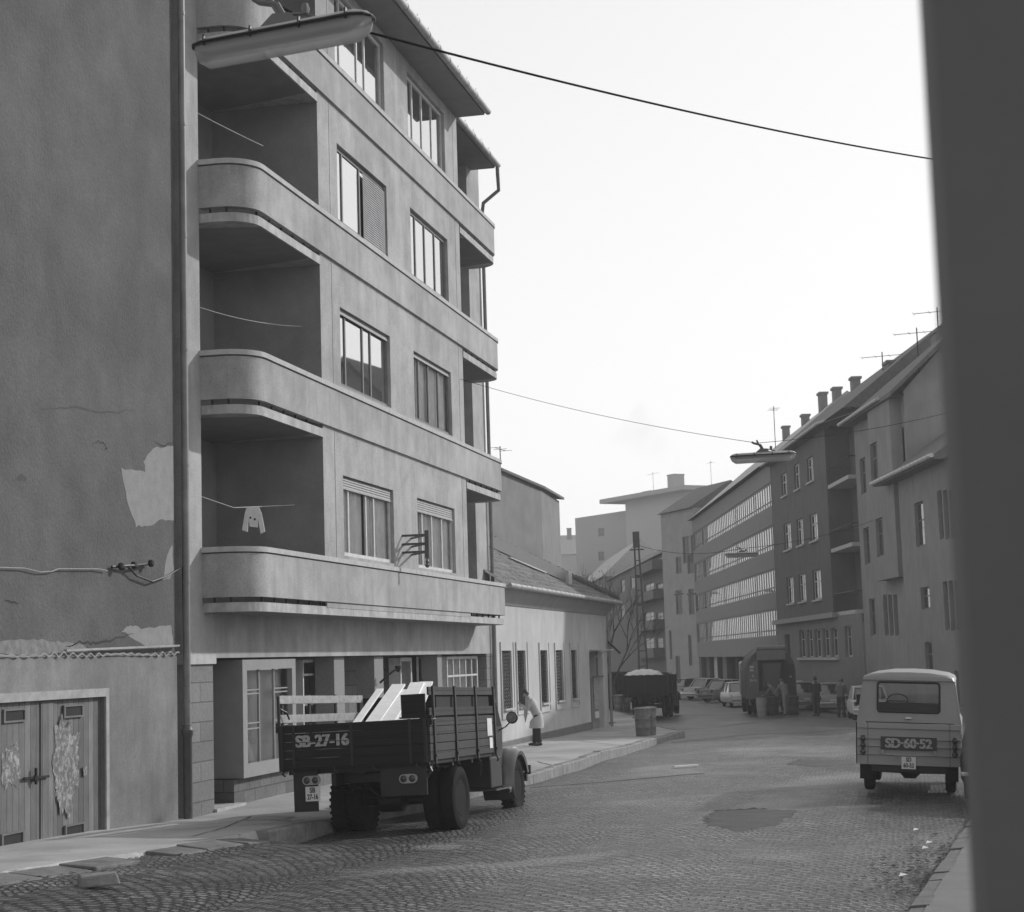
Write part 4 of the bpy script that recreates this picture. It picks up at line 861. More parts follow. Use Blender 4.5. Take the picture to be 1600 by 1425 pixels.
mb = MB(); a = uC-2.2; mb.add([(a, y0-.6, e0+.05), (uZ, y0-.6, e0+.05), (uZ, 1.6, e0+1.9), (uC, 1.6, e0+1.9), (a, y0-.6, e0-.12), (uZ, y0-.6, e0-.12), (uZ, 0, e0-.12), (a+1, 0, e0-.12)], [(0, 1, 2, 3), (4, 5, 1, 0), (4, 7, 6, 5)]); B.part('roof', mb, M_roofR)
mb = MB(); mb.tube([(a, y0-.68, e0+.02), (uZ, y0-.68, e0+.02)], .09, 8); u = a
while u < uZ: mb.tube([(u, y0-.68, e0+.02), (u+.06, y0-.68, e0+.02)], .11, 8); u += .7
B.part('gutter', mb, mat('white_gutter', .45, .5), smooth=True)
mb = MB(); u, z = RF.at(1367, 1030, -.1); B.part('street_board', MB().box(u-.3, u+.3, -.12, -.02, z-.4, z+.4), mat('paper', .6), r1) if False else None

# ---- end of the street
def simple_house(name, p0, p1, pts_top, wins, m, label, roofh=3, depth=9, base=-.7, rm=None, wm=None, t=.12, bal=(), chs=(), extra=None):
    fr = Fr(p0, p1); rt = fr.root(name, 0, label=label, cat='building'); B = Bld(rt, 0); L = fr.L; zt = fr.at(*pts_top)[1]
    ws = [rectpx(fr, *q) for q in wins]; ws = [(max(a, .1), min(b, L-.1), max(c, base+.1), min(e, zt-.1)) for a, b, c, e in ws]; ws = [q for q in ws if q[1]-q[0] > .1 and q[3]-q[2] > .1]
    mb = MB(); mb.wall(0, L, base, zt, 0, ws, .2)
    for u in (0, L): mb.quad((u, 0, base), (u, depth, base), (u, depth, zt), (u, 0, zt))
    mb.quad((0, depth, base), (L, depth, base), (L, depth, zt), (0, depth, zt)); B.part('wall', mb, m)
    for q in ws: B.window(*q, .1, (.5,), (.6,), fr=wm or M_darkfr, gl=darkglass('hazy_pane', .06, 1.4, .3), t=t)
    if roofh:
        mb = MB(); o = .4; mb.add([(-o*0, -o, zt), (L, -o, zt), (L, depth/2, zt+roofh), (0, depth/2, zt+roofh), (L, depth+o, zt), (0, depth+o, zt)], [(0, 1, 2, 3), (3, 2, 4, 5), (0, 3, 5), (1, 4, 2)]); B.part('roof', mb, rm or M_roofR)
    else: mb = MB(); mb.quad((0, 0, zt), (L, 0, zt), (L, depth, zt), (0, depth, zt)); B.part('roof', mb, rm or M_roofR)
    for px, ya, yb in bal:
        a, b = fr.at(px[0], ya)[0], fr.at(px[1], ya)[0]; z0, z1 = fr.at(px[0], yb)[1], fr.at(px[0], ya)[1]; mb = MB(); mb.box(max(0, a), min(L, b), -1.1, 0, z0, z1); B.part('balcony', mb, mat('balcony_front', .09, .8, .1))
    for u, y, z0, z1, w_ in chs: chimney(B, u, y, zt+z0, zt+z1, w_)
    return B, fr, zt
pB0, pB1 = PD(1040, 1000, 168), PD(1091, 1000, 161)
simple_house('corner_house', pB0, pB1, (1065, 797), [(1067, 838, 1078, 880), (1080, 836, 1086, 880), (1052, 856, 1066, 880)][:2]+[(1056, 922, 1066, 960), (1076, 920, 1085, 960), (1056, 1025, 1063, 1062), (1076, 992, 1081, 1040), (1046, 985, 1050, 1030), (1056, 870, 1065, 896), (1074, 866, 1084, 896)], mat('corner_render', .28, .9, .1, 1), 'pale corner house with tall upright windows beside the ribbon windowed office', 2.6, 8)
dC = ray(700, 1031); dC = Vector((dC[0], dC[1], 0)).normalized(); pC1 = PD(1041, 1000, 172); pC1.z = 0; frC = Fr(pC1+dC*110, pC1)
uw_ = []
for xa, xb in ((1007, 1022), (1026, 1036)):
    for ya, yb in ((862, 884), (903, 922), (948, 968), (988, 1010)): uw_.append((xa, ya+8, xb, yb+8))
simple_house('long_balcony_house', pC1+dC*62, pC1, (1030, 868), uw_+[(970, 905, 976, 925), (970, 945, 976, 965), (985, 900, 992, 920)], mat('smoky_render', .10, .9, .15, .8), 'smoke darkened house with long rounded balconies at the far end of the street', 3, 10, bal=[((1003, 1038), y, y+14) for y in (889, 931, 974, 1014)], chs=[(40, 5, 1, 3.6, 1.2), (50, 5, 1, 3.4, 1.0)])
simple_house('low_roofed_house', pC1+dC*118, pC1+dC*64, (950, 898), [(918, 920, 922, 940), (935, 915, 940, 940), (952, 915, 957, 940)], mat('smoky_render', .10), 'distant row house with pale sloping roof left of the lattice pole', 5, 10, rm=mat('pale_roof', .22))
# modern block and tower: panel colours lightened to carry distance haze
b0, b1 = PD(905, 1000, 300), PD(1000, 1000, 285)
simple_house('modern_block', b0, b1, (950, 802), [(935, 825, 944, 838), (935, 862, 944, 876)], mat('modern_panel', .29, .9, .05), 'tall modern flat roofed block rising behind the row houses', 0, 20, chs=[])
B, fr, zt = simple_house('modern_tower', PD(985, 1000, 287), PD(1092, 1000, 270), (1060, 770), [], mat('modern_hazed_panel', .37, .9, .05), 'pale upper block with wide flat roof slab and smoking chimney', 0, 16)
mb = MB(); mb.box(-4, fr.L+1, -2.5, 16, zt, zt+.7); B.part('roof_slab', mb, mat('modern_panel', .29)); u, z = fr.at(1056, 751, 4); chimney(B, u, 4, zt, z+1.0, 1.9, 2, mat('modern_panel', .29)); chimney(B, fr.at(1012, 764, 4)[0], 4, zt, zt+1.8, 2.4); antenna(B, fr.at(1070, 745)[0], 5, zt, 5); antenna(B, 1, 5, zt, 5, 3)
# chimney smoke
sm = bpy.data.materials.new('chimney_smoke'); t = NT(sm); pv = t.n('ShaderNodeVolumePrincipled'); pv.inputs['Color'].default_value = gcol(.45); pv.inputs['Density'].default_value = .05
t.l(t.math('MULTIPLY', t.ramp(t.noise(t.coord(), .35, 4, .6, .8), .42, .7, 0, 1), .03), pv.inputs['Density']); t.l(pv.outputs[0], t.o.inputs[1])
mb = MB(); base = PD(1056, 748, 274); pts = [PD(x, y, 274)-base for x, y in ((1056, 750), (1051, 728), (1040, 712), (1022, 695), (1000, 678), (975, 660))]; mb.tube(pts, [.9, 1.3, 1.8, 2.6, 3.4, 4.5], 12); so = mb.build('smoke', sm); so.location = base; tag(so, 'thin grey smoke drifting left from the chimney of the pale block', 'smoke', kind='stuff')
# pale distant house in the gap, with a chimney
B, fr, zt = simple_house('distant_house', PD(870, 1000, 380), PD(912, 1000, 380), (893, 866), [], mat('distant_light_render', .3), 'very pale distant house with roof seen in the gap between blocks', 4.5, 10, rm=mat('distant_roof', .3), chs=[(3.6, 4, 3, 6, 1.0)])
# blind gable wall behind the low house, its colour lightened for haze
q0, q1, q2 = PD(700, 1000, 90), PD(853, 1000, 104), PD(881, 1000, 118)
f0, f1 = Fr(q0, q1), Fr(q1, q2); rt = f0.root('blind_gable_house', 0, label='dark blind gable wall rising behind the low tiled house', cat='building'); B = Bld(rt, 0)
zA = f0.at(784, 738)[1]; zB_ = f0.at(853, 768)[1]; uA = f0.at(784, 738)[0]; zC = f1.at(880, 790)[1]
e2 = f0.d*f0.L+f1.d*f1.L; x2, y2 = e2.dot(f0.d), -e2.dot(f0.n)
mb = MB(); mb.add([(0, 0, -1), (f0.L, 0, -1), (f0.L, 0, zB_), (uA, 0, zA), (0, 0, zA+1.5), (x2, y2, -1), (x2, y2, zC), (x2-12, y2+6, -1), (x2-12, y2+6, zA)], [(0, 1, 2, 3, 4), (1, 5, 6, 2), (5, 7, 8, 6)]); B.part('wall', mb, mat('blind_wall', .21, .9, .12, .8, blotch=.1))
mb = MB(); mb.add([(uA-.5, -.2, zA+.05), (f0.L+.1, -.2, zB_+.1), (x2+.2, y2-.3, zC+.1), (x2-10, y2+6, zA+.3), (uA-.5, -.2, zA+.2), (f0.L+.1, -.2, zB_+.25), (x2+.2, y2-.3, zC+.25), (x2-10, y2+6, zA+.5)], [(0, 1, 5, 4), (1, 2, 6, 5), (4, 5, 6, 7), (0, 3, 2, 1)]); B.part('roof', mb, M_roofR)
antenna(B, f0.at(808, 745)[0], 1.0, zA-.6, 2.4, 1.8)

# ---------------------------------------------------------------- bare trees
def bare_tree(name, loc, h, label, seed, leaves=60, spread=.55, group=None):
    r_ = random.Random(seed); rt = empty(name, loc, label=label, cat='tree', group=group); mb = MB(); tips = []
    def br(p, d, L, r, lev):
        pts = [p]; q = p.copy(); dd = d.copy()
        for i in range(4):
            dd = (dd+Vector((r_.uniform(-.16, .16), r_.uniform(-.16, .16), r_.uniform(-.02, .12)))).normalized(); q = q+dd*L/4; pts.append(q.copy())
        mb.tube(pts, [r*(1-.14*i) for i in range(5)], 6 if lev < 2 else 3, False)
        if lev >= 5: tips.append(q); return
        for i in range(3 if lev < 3 else 2+(r_.random() < .6)):
            k = r_.choice((2, 3, 4)) if i else 4; a = r_.uniform(0, 6.28); s_ = r_.uniform(.35, .95)*spread*1.3
            nd = (dd+Vector((math.cos(a)*s_, math.sin(a)*s_, r_.uniform(-.1, .3)))).normalized(); br(pts[k], nd, L*r_.uniform(.62, .82), r*.60, lev+1)
    br(Vector((0, 0, 0)), Vector((0, 0, 1)), h*.30, h*.014, 0); mb.build('branches', mat('bark', .045, .9, .3, 8), rt)
    ml = MB()
    for i in range(leaves):
        p = r_.choice(tips)+Vector([r_.uniform(-.15, .15) for _ in range(3)]); a = Vector([r_.uniform(-1, 1) for _ in range(3)]).normalized()*.06; b = a.cross(Vector((0, 0, 1)))*1.0; ml.quad(p, p+a+b, p+2*a, p+a-b)
    if leaves: ml.build('withered_leaves', mat('leaf', .2, .8, .3, 8), rt)
for i, (px, d, h, lb) in enumerate([(800, 74, 7.6, 'bare tree showing above the tiled roof next to the apartment house'), (905, 82, 8.2, 'bare tree with dry leaves beyond the middle of the tiled roof'), (848, 78, 7.2, 'small bare tree between two others behind the tiled roof'), (962, 92, 8.6, 'bare tree by the low house corner before the smoky house')]):
    p = PD(px, 1050, d); bare_tree('bare_tree', (p.x, p.y, -.3), h, lb, 40+i)

# ---------------------------------------------------------------- lattice pole
p = G(1009, 1113, -.28); pole = empty('lattice_pole', (p[0], p[1], -.3), label='tall two legged lattice pole behind the pair of dustbins', cat='pole')
dp_ = math.hypot(*p)*.985; ht = (PD(993, 828, dp_).z+.3)
mb = MB()
for s_ in (-1, 1): mb.bar((s_*.24, 0, 0), (s_*.09, 0, ht), .085, .085)
k = 0; z = .8
while z < ht-.3: w_ = .24-.15*z/ht; mb.bar((-w_, 0, z), (w_, 0, z), .06, .05); z += .75
mb.box(-.16, .16, -.1, .1, ht-.8, ht); mb.bar((-.35, 0, ht-.9), (.35, 0, ht-.9), .07, .07); mb.build('frame', mat('concrete_pole', .07, .8, .2), pole); pole.rotation_euler = (0, R(-1.0), R(15))

# ---------------------------------------------------------------- street lamps hanging on wires
def lampglass():
    m = bpy.data.materials.new('lamp_glass'); t = NT(m); a = t.n('ShaderNodeBsdfTransparent'); a.inputs[0].default_value = gcol(.8); b = t.n('ShaderNodeBsdfTranslucent'); b.inputs[0].default_value = gcol(.6)
    c = t.n('ShaderNodeBsdfPrincipled'); c.inputs['Base Color'].default_value = gcol(.35); c.inputs['Roughness'].default_value = .15; x = t.n('ShaderNodeMixShader'); x.inputs[0].default_value = .5; y = t.n('ShaderNodeMixShader'); y.inputs[0].default_value = .72
    t.l(b.outputs[0], x.inputs[1]); t.l(c.outputs[0], x.inputs[2]); t.l(a.outputs[0], y.inputs[1]); t.l(x.outputs[0], y.inputs[2]); t.l(y.outputs[0], t.o.inputs[0]); return m
M_lampm = mat('lamp_housing', .30, .5, .2, 8); M_lampg = lampglass(); M_tube = mat('lamp_tube', .55, .4)
def make_lamp(label, group):
    rt = empty('street_lamp', (0, 0, 0), label=label, cat='lamp', group=group); L = .64
    def sec(x, r, h, bt, n=10): return [(x, r*math.cos(math.pi*i/n), bt+h*math.sin(math.pi*i/n)) for i in range(n+1)]
    st = [(-L, .02, .015), (-L+.03, .075, .04), (-L+.1, .105, .06), (L-.1, .105, .06), (L-.03, .075, .04), (L, .02, .015)]
    mb = MB(); mb.loft([sec(x, r, h, 0) for x, r, h in st]); mb.build('housing', M_lampm, rt, smooth=True)
    mb = MB(); mb.loft([[(x, (r+.012)*math.cos(a), s_*.008+(0)) for a in [math.pi*i/10 for i in range(11)]] for x, r, _ in st for s_ in (1,)], caps=False, closed=False); 
    o_ = [(x, r) for x, r, _ in st]; path = [(x, r+.012, .0) for x, r in o_]+[(x, -r-.012, .0) for x, r in o_[::-1]]; path.append(path[0]); mb = MB(); mb.tube(path, .010, 6); mb.build('rim', M_black, rt)
    mb = MB(); mb.loft([[(x, r*.92*math.cos(math.pi*i/10), -.002-(h*2.4)*math.sin(math.pi*i/10)) for i in range(11)] for x, r, h in st], closed=False, caps=False); mb.build('glass_cover', M_lampg, rt, smooth=True)
    for y in (-.045, .045): mb = MB(); mb.tube([(-L+.1, y, -.03), (L-.12, y, -.03)], .019, 8); mb.build('fluorescent_tube', M_tube, rt, smooth=True)
    mb = MB(); mb.quad((-L+.06, -.08, -.004), (L-.06, -.08, -.004), (L-.06, .08, -.004), (-L+.06, .08, -.004)); mb.build('reflector', mat('lamp_reflector', .35, .5), rt)
    mb = MB(); mb.prism([(-.15, .05), (.15, .05), (.07, .12), (-.05, .13)], 'y', -.04, .04); mb.tube([(-.0, 0, .1), (-.07, 0, .22), (-.1, 0, .30)], .018, 6); mb.tube([(.02, 0, .1), (-.03, 0, .2), (-.16, 0, .24), (-.2, 0, .27)], .022, 6); mb.lathe([(0, .02), (.04, .03), (.07, .02)], (.17, 0, .1), 'z', 8)
    mb.tube([(.05, 0, .12), (.17, 0, .1), (.25, 0, .06)], .012, 5); mb.build('hanger', mat('iron_hanger', .09, .5), rt, smooth=True)
    for x in (-.52, -.18, .17, .5):
        for y in (-1, 1): mb = MB(); mb.bar((x, y*.112, -.02), (x, y*.10, .05), .018, .012); mb.build('clip', M_black, rt)
    return rt
lp = make_lamp('large fluorescent street lamp hanging close in front of the corner balconies', 'fluorescent lamps hung over the street')
def place_lamp(o, pa, pb, d, tilt_d=0):
    a, b = PD(*pa, d-tilt_d), PD(*pb, d+tilt_d); c = (a+b)/2; x = (b-a).normalized(); up = Vector((0, 0, 1)); y = up.cross(x).normalized(); z = x.cross(y); o.matrix_world = Matrix(((x.x, y.x, z.x, c.x), (x.y, y.y, z.y, c.y), (x.z, y.z, z.z, c.z), (0, 0, 0, 1))); s_ = (b-a).length/1.28; o.scale = (s_, s_*1.0, s_); return c
L1 = place_lamp(lp, (306, 78), (582, 26), 13.0, -.25)
cs = []
for pa, pb, d, lb in (((1141, 714), (1243, 708), 35.5, 'street lamp hanging over the road level with the office roof'), ((1133, 866), (1185, 864), 69, 'small distant street lamp in front of the office ribbon windows'), ((1052, 928), (1068, 927), 140, 'tiny far left street lamp of the two before the corner house'), ((1072, 928), (1088, 927), 155, 'tiny far right street lamp of the two before the corner house')):
    c_ = copy_tree(lp); c_['label'] = lb; cs.append(place_lamp(c_, pa, pb, d))
hz_ = Vector((0, 0, .3))
wire([PD(455, 20, 13.0), PX(300, -120, XB) and Vector((XB-.02, PX(250, -100, XB)[0], PX(250, -100, XB)[1]))], .012, 'span_wire', 'thick wire leading from the nearest lamp up to the dark wall', 'wire')
wire([PD(500, 30, 13.2), PD(1500, 255, 23)], .010, 'span_wire', 'dark wire crossing the sky from the big lamp to the near wall', 'wire', M_wire, sag=.10, n=40)
wa = PX(720, 592, XF); wire([Vector((XF-.02, wa[0], wa[1])), cs[0]+Vector((-.1, 0, .25))], .006, 'span_wire', 'thin wire from the apartment house to the lamp near the office roof', 'wire', sag=.14, n=30)
wire([cs[0]+Vector((-.1, 0, .25)), PD(1500, 640, 41)], .006, 'span_wire', 'thin wire from the lamp near the office roof to the right', 'wire', sag=.1)
wire([cs[1]+Vector((0, 0, .2)), RF.p+RF.d*30+Vector((0, 0, 8.5))], .01, 'span_wire', 'faint wire from the small distant lamp to the gabled house', 'wire', sag=.2)
wire([cs[1]+Vector((0, 0, .2)), Vector((pole.location.x, pole.location.y, ht-1.0))], .01, 'span_wire', 'faint wire from the lattice pole top to the small distant lamp', 'wire', sag=.3)

# ---------------------------------------------------------------- wheels
def wheel(par, x, y, r, w_, side=1, name='wheel', lugs=0, rimr=.55, rm=None):
    o = bpy.data.objects.new(name, None); col.objects.link(o); o.parent = par; o.location = (x, y, r); o.empty_display_size = .1
    h = w_/2; mb = MB(); prof = [(-h*.7, r*rimr), (-h, r*.72), (-h, r*.86), (-h*.82, r*.97), (-h*.5, r), (h*.5, r), (h*.82, r*.97), (h, r*.86), (h, r*.72), (h*.7, r*rimr)]
    mb.lathe(prof, (0, 0, 0), 'x', 40, cap=False)
    if lugs:
        for i in range(lugs):
            for s_ in (-1, 1):
                a = 2*math.pi*(i+(.5 if s_ > 0 else 0))/lugs; c, s2 = math.cos(a), math.sin(a); mb.bar((s_*h*.15, c*r*.992, s2*r*.992), (s_*h*.98, math.cos(a+.06)*r*.965, math.sin(a+.06)*r*.965), .04, .024, up=(0, c, s2))
    mb.build('tyre', M_rub, o, smooth=True)
    s_ = side; mb = MB(); mb.lathe([(-s_*h*.7, r*.02), (-s_*h*.6, r*.2), (-s_*h*.5, r*.42), (-s_*h*.1, r*.5), (s_*h*.72, r*rimr), (s_*h*.80, r*rimr*1.04)] if s_ > 0 else [(s_*h*.80, r*rimr*1.04), (s_*h*.72, r*rimr), (-s_*h*.1, r*.5), (h*.5, r*.42), (h*.6, r*.2), (h*.7, r*.02)], (0, 0, 0), 'x', 28)
    mb.lathe([(-h*.6, r*.2), (h*.3, r*.17), (h*.4, r*.08)] if s_ > 0 else [(-h*.4, r*.08), (-h*.3, r*.17), (h*.6, r*.2)], (0, 0, 0), 'x', 14)
    for i in range(6): a = i*math.pi/3; mb.lathe([(-h*.55, .014), (-h*.3, .014)] if s_ > 0 else [(h*.3, .014), (h*.55, .014)], (0, r*.3*math.cos(a), r*.3*math.sin(a)), 'x', 6)
    mb.build('rim', rm or M_rim, o, smooth=True); return o

# ---------------------------------------------------------------- open truck
def make_truck(root, number=None, rails=True, body=M_planksd, sideb=M_planks, W=1.125, cabm=M_cab, tz=1.71):
    P = root; Y0, Y1 = -1.7, 2.12; z0 = 1.10
    for s_ in (-1, 1):
        wheel(P, 1.0 if s_ > 0 else -.74, 0, .485, .235, s_, lugs=0 if s_ > 0 else 30); wheel(P, .73 if s_ > 0 else -.47, 0, .485, .235, -s_, lugs=0 if s_ > 0 else 30); wheel(P, s_*.90, 4.0, .475, .24, s_, lugs=30)
    mb = MB()
    for s_ in (-1, 1): mb.box(s_*.42-.035, s_*.42+.035, -1.45, 5.2, .80, .98)
    for y in (-1.1, .6, 2.3, 4.9): mb.box(-.385, .385, y, y+.07, .82, .95)
    for y in (-1.5, -.4, .7, 1.8): mb.box(-W+.03, W-.03, y, y+.09, .985, z0-.06)
    for s_ in (-1, 1):
        for k in range(4): mb.tube([(s_*.48, -.62, .80-k*.02), (s_*.48, 0, .62-k*.018), (s_*.48, .62, .80-k*.02)], .022, 5)
    mb.build('chassis', M_black, P)
    mb = MB(); mb.tube([(-.85, 0, .485), (-.25, 0, .485), (-.18, 0, .485), (.18, 0, .485), (.25, 0, .485), (.85, 0, .485)], [.06, .07, .17, .17, .07, .06], 12); mb.tube([(0, .1, .5), (0, 2.5, .72)], .045, 8); mb.build('rear_axle', M_black, P, smooth=True)
    mb = MB(); mb.tube([(-.7, 4.0, .46), (.7, 4.0, .46)], .05, 8); mb.build('front_axle', M_black, P)
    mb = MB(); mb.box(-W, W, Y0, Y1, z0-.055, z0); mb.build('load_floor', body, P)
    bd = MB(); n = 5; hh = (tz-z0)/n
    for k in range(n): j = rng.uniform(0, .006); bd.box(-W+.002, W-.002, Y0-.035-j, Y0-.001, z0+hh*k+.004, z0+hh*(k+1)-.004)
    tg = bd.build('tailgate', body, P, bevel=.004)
    for x in (-.91, -.02, .87, -W+.03, W-.03): MB().box(x-.022, x+.022, Y0-.055, Y0-.034, z0-.02, tz).build('strap', M_black, tg)
    for x in (-.95, -.3, .3, .95): MB().tube([(x, Y0-.04, z0-.02), (x+.01, Y0-.07, z0-.07), (x+.05, Y0-.05, z0-.1)], .012, 5).build('hook', M_black, tg)
    for s_ in (-1, 1):
        mb = MB()
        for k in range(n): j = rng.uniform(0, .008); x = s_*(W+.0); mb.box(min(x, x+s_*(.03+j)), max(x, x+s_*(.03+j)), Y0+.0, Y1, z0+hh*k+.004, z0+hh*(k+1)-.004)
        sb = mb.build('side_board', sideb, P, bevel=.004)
        if rails:
            for a, b in (((1.74, 1.86), (2.03, 2.15))):
                mb = MB(); x = s_*(W+.005); j = rng.uniform(-.01, .01); mb.box(min(x, x+s_*.03), max(x, x+s_*.03), Y0+.02, Y1-.02, a+j, b+j); mb.build('side_rail', sideb if s_ > 0 else M_sunplank, sb, bevel=.004)
            if s_ > 0: mb = MB(); mb.box(W-.012, W+.0, Y0+.5, Y1-.3, 1.70, 2.02); mb.build('gap_dark_sheet', M_dark, sb)  # dark sheet filling the gap between rails, in place of an open interior
        for y in ((-1.5, -.35, .85, 1.98) if rails else (-1.5, .3, 1.95)):
            mb = MB(); x = s_*(W+.045); mb.box(x-.014, x+.014, y-.035, y+.035, z0-.05, 2.17 if rails else tz+.02); mb.box(x-.02, x+.03, y-.045, y+.045, z0+.05, z0+.09); mb.tube([(x, y, z0-.05), (x+s_*.03, y, z0-.1), (x, y+.04, z0-.13)], .014, 5); mb.build('stake', M_black, sb)
        mb = MB(); x = s_*(W+.06); mb.tube([(x, Y0-.02, tz-.02), (x, Y0+.22, tz-.02)], .016, 6); mb.tube([(x, Y0+.02, tz-.1), (x, Y0+.02, tz+.04)], .022, 6); mb.build('latch', M_black, sb)
    mb = MB(); mb.box(-W+.002, W-.002, Y1-.03, Y1, z0+.002, 2.1 if rails else 1.9); mb.build('front_board', body, P)
    # cab, bonnet, wings
    mb = MB(); s0 = [(-.88, 1.0), (-.9, 1.5), (-.8, 2.0), (-.62, 2.1), (.62, 2.1), (.8, 2.0), (.9, 1.5), (.88, 1.0), (.85, .72), (-.85, .72)]
    def sc(y, kx, kz): return [(x*kx, y, .72+(z-.72)*kz) for x, z in s0]
    mb.loft([sc(2.22, .95, .96), sc(2.28, 1, 1), sc(3.5, 1, 1), sc(3.72, .9, .72)]); cb = mb.build('cab', cabm, P, smooth=True)
    mb = MB(); mb.quad((-.45, 2.215, 1.62), (.45, 2.215, 1.62), (.45, 2.215, 1.95), (-.45, 2.215, 1.95)); mb.build('rear_window', M_fgl, cb)
    for s_ in (-1, 1): mb = MB(); x = s_*.905; mb.add([(x, 2.6, 1.52), (x, 3.42, 1.52), (x*.95, 3.35, 1.92), (x*.95, 2.65, 1.92)], [(0, 1, 2, 3)]); mb.build('side_window', M_fgl, cb)
    mb = MB(); q = [(-.42, .75), (-.44, 1.2), (-.3, 1.42), (0, 1.48), (.3, 1.42), (.44, 1.2), (.42, .75)]
    mb.loft([[(x*k, y, .75+(z-.75)*kz) for x, z in q] for y, k, kz in ((3.65, 1.45, 1.0), (4.2, 1.15, 1.0), (5.15, .9, .94), (5.27, .78, .85))]); mb.build('bonnet', cabm, P, smooth=True)
    for s_ in (-1, 1):
        mb = MB(); cy, cz, r = 4.0, .49, .63; A = [R(200-i*10) for i in range(0, 20)]
        path = [(3.13, .50), (3.25, .52)]+[(cy+r*math.cos(a), cz+r*math.sin(a)) for a in A if math.cos(a)*r < r and (a > R(18))]
        secs = []
        for i, (y, z) in enumerate(path):
            a = math.atan2(z-cz, y-cy); n_ = Vector((0, math.cos(a), math.sin(a))) if i > 1 else Vector((0, 0, 1))
            x0, x1 = s_*.55, s_*1.08; c = Vector((0, y, z))
            secs.append([Vector((x0, y, z))+n_*.015, Vector((s_*.86, y, z))+n_*.02, Vector((s_*1.02, y, z)), Vector((x1, y, z))-n_*.05, Vector((x1-s_*.01, y, z))-n_*.11, Vector((x1-s_*.03, y, z))-n_*.11, Vector((x1-s_*.03, y, z))-n_*.05, Vector((s_*.9, y, z))-n_*.03, Vector((x0, y, z))-n_*.02])
        mb.loft(secs); mb.build('wing', M_fender if number else cabm, P, smooth=True)
        mb = MB(); mb.box(min(s_*.55, s_*1.06), max(s_*.55, s_*1.06), 2.3, 3.35, .47, .50); mb.build('running_board', M_fender, P)
        mb = MB(); mb.lathe([(-.12, .02), (-.08, .1), (0, .12), (.03, .11), (.05, .02)], (s_*.78, 4.7, 1.02), 'y', 16); mb.build('headlight', M_chrome, P, smooth=True)
        mb = MB(); mb.box(s_*1.04-.05, s_*1.04+.05, 4.60, 4.68, .64, .80); mb.build('indicator', M_black, P)
    mb = MB(); mb.box(-.86, .86, 5.25, 5.35, .5, .66); mb.build('bumper', M_black, P)
    mb = MB(); mb.box(.5, .99, 2.25, 2.98, .52, 1.02); mb.build('tool_box', cabm, P, bevel=.02)
    mb = MB(); mb.tube([(-.5, 1.0, .7), (-.5, 1.9, .7)], .2, 14); mb.build('fuel_tank', M_black, P, smooth=True)
    mb = MB(); mb.tube([(.9, 3.3, 1.45), (1.05, 3.15, 1.50), (1.15, 3.1, 1.58)], .012, 6); mr = mb.build('mirror', M_black, P)
    mb = MB(); mb.lathe([(-.03, .02), (-.02, .10), (.0, .105), (.01, .085)], (1.19, 3.08, 1.65), 'y', 20); mb.build('mirror_head', M_black, mr, smooth=True); mb = MB(); mb.lathe([(-.004, .0), (-.004, .085)], (1.19, 3.045, 1.65), 'y', 20); mb.build('mirror_glass', mat('mirror_silver', .35, .25, .3, 20), mr)
    return tg
trk = empty('open_truck', (-7.90, 26.38, -.045), (R(-1.5), R(-1.76), R(-1.2)), 'dark open lorry with board sides stencilled SB-27-16 parked at the left kerb', 'truck')
tg = make_truck(trk, number=True)
tx = text('SB-27-16', .235, M_stencil, tg, (-.47, -1.743, 1.46), (R(90), 0, 0), 'stencilled_number', .004, .95, dup=.010)
mb = MB()
for i, x in enumerate((-.79, -.70, -.61, -.45, -.36, -.27, -.17, -.09)): pass
mb.box(-.88, -.06, -1.7465, -1.7445, 1.448, 1.456); mb.build('stencil_bridge', M_planksd, tg)
# tail light board, plates, lights
mb = MB(); mb.box(-.99, -.62, -1.6, -1.57, .45, 1.04); lb = mb.build('mudguard_board', M_black, trk)
mb = MB(); mb.box(.35, 1.05, -1.6, -1.57, .62, 1.04); rb_ = mb.build('mudguard_board', M_black, trk)
def lightpair(x, z, par):
    mb = MB(); n = 10; p = [(x-.07+.065*math.cos(R(90+180*i/n)), z+.065*math.sin(R(90+180*i/n))) for i in range(n+1)]+[(x+.07+.065*math.cos(R(-90+180*i/n)), z+.065*math.sin(R(-90+180*i/n))) for i in range(n+1)]
    mb.prism(p, 'y', -1.65, -1.6); h = mb.build('tail_light', mat('light_surround', .3, .4), par)
    for s_ in (-1, 1): mb = MB(); mb.lathe([(-.03, .0), (-.02, .035), (0, .05)], (x+s_*.065, -1.652, z), 'y', 14); mb.build('lens', M_lens, h, smooth=True)
lightpair(-.70, .90, lb); lightpair(.78, .86, rb_)
mb = MB(); mb.box(-.80, -.58, -1.625, -1.605, .60, .81); pl_ = mb.build('number_plate', M_plate, trk); text('SB', .105, M_ink, pl_, (-.69, -1.628, .755), (R(90), 0, 0), 'plate_text', .003, .8); text('27-16', .10, M_ink, pl_, (-.69, -1.628, .66), (R(90), 0, 0), 'plate_text', .003, .72)
mb = MB(); mb.box(.75, 1.11, -1.73, -1.69, 1.74, 2.06); mb.box(.72, 1.12, -1.74, -1.68, 1.715, 1.74); mb.build('corner_box', M_planksd, trk)
mb = MB(); mb.tube([(-1.135, -1.72, 1.05), (-1.14, -1.72, 2.14)], .022, 6); mb.tube([(-1.12, -1.7, 1.95), (-1.06, -1.6, 1.9), (-1.06, -1.5, 1.8)], .014, 5); mb.build('corner_stake', M_black, trk)
mb = MB(); mb.tube([(1.05, -1.5, 1.04), (1.1, -1.52, .95), (1.02, -1.55, .85)], .03, 6); mb.build('pipe_end', M_black, trk); mb = MB(); mb.tube([(-.45, -1.0, .75), (-.1, -.8, .72), (.05, -.5, .5)], .015, 5)
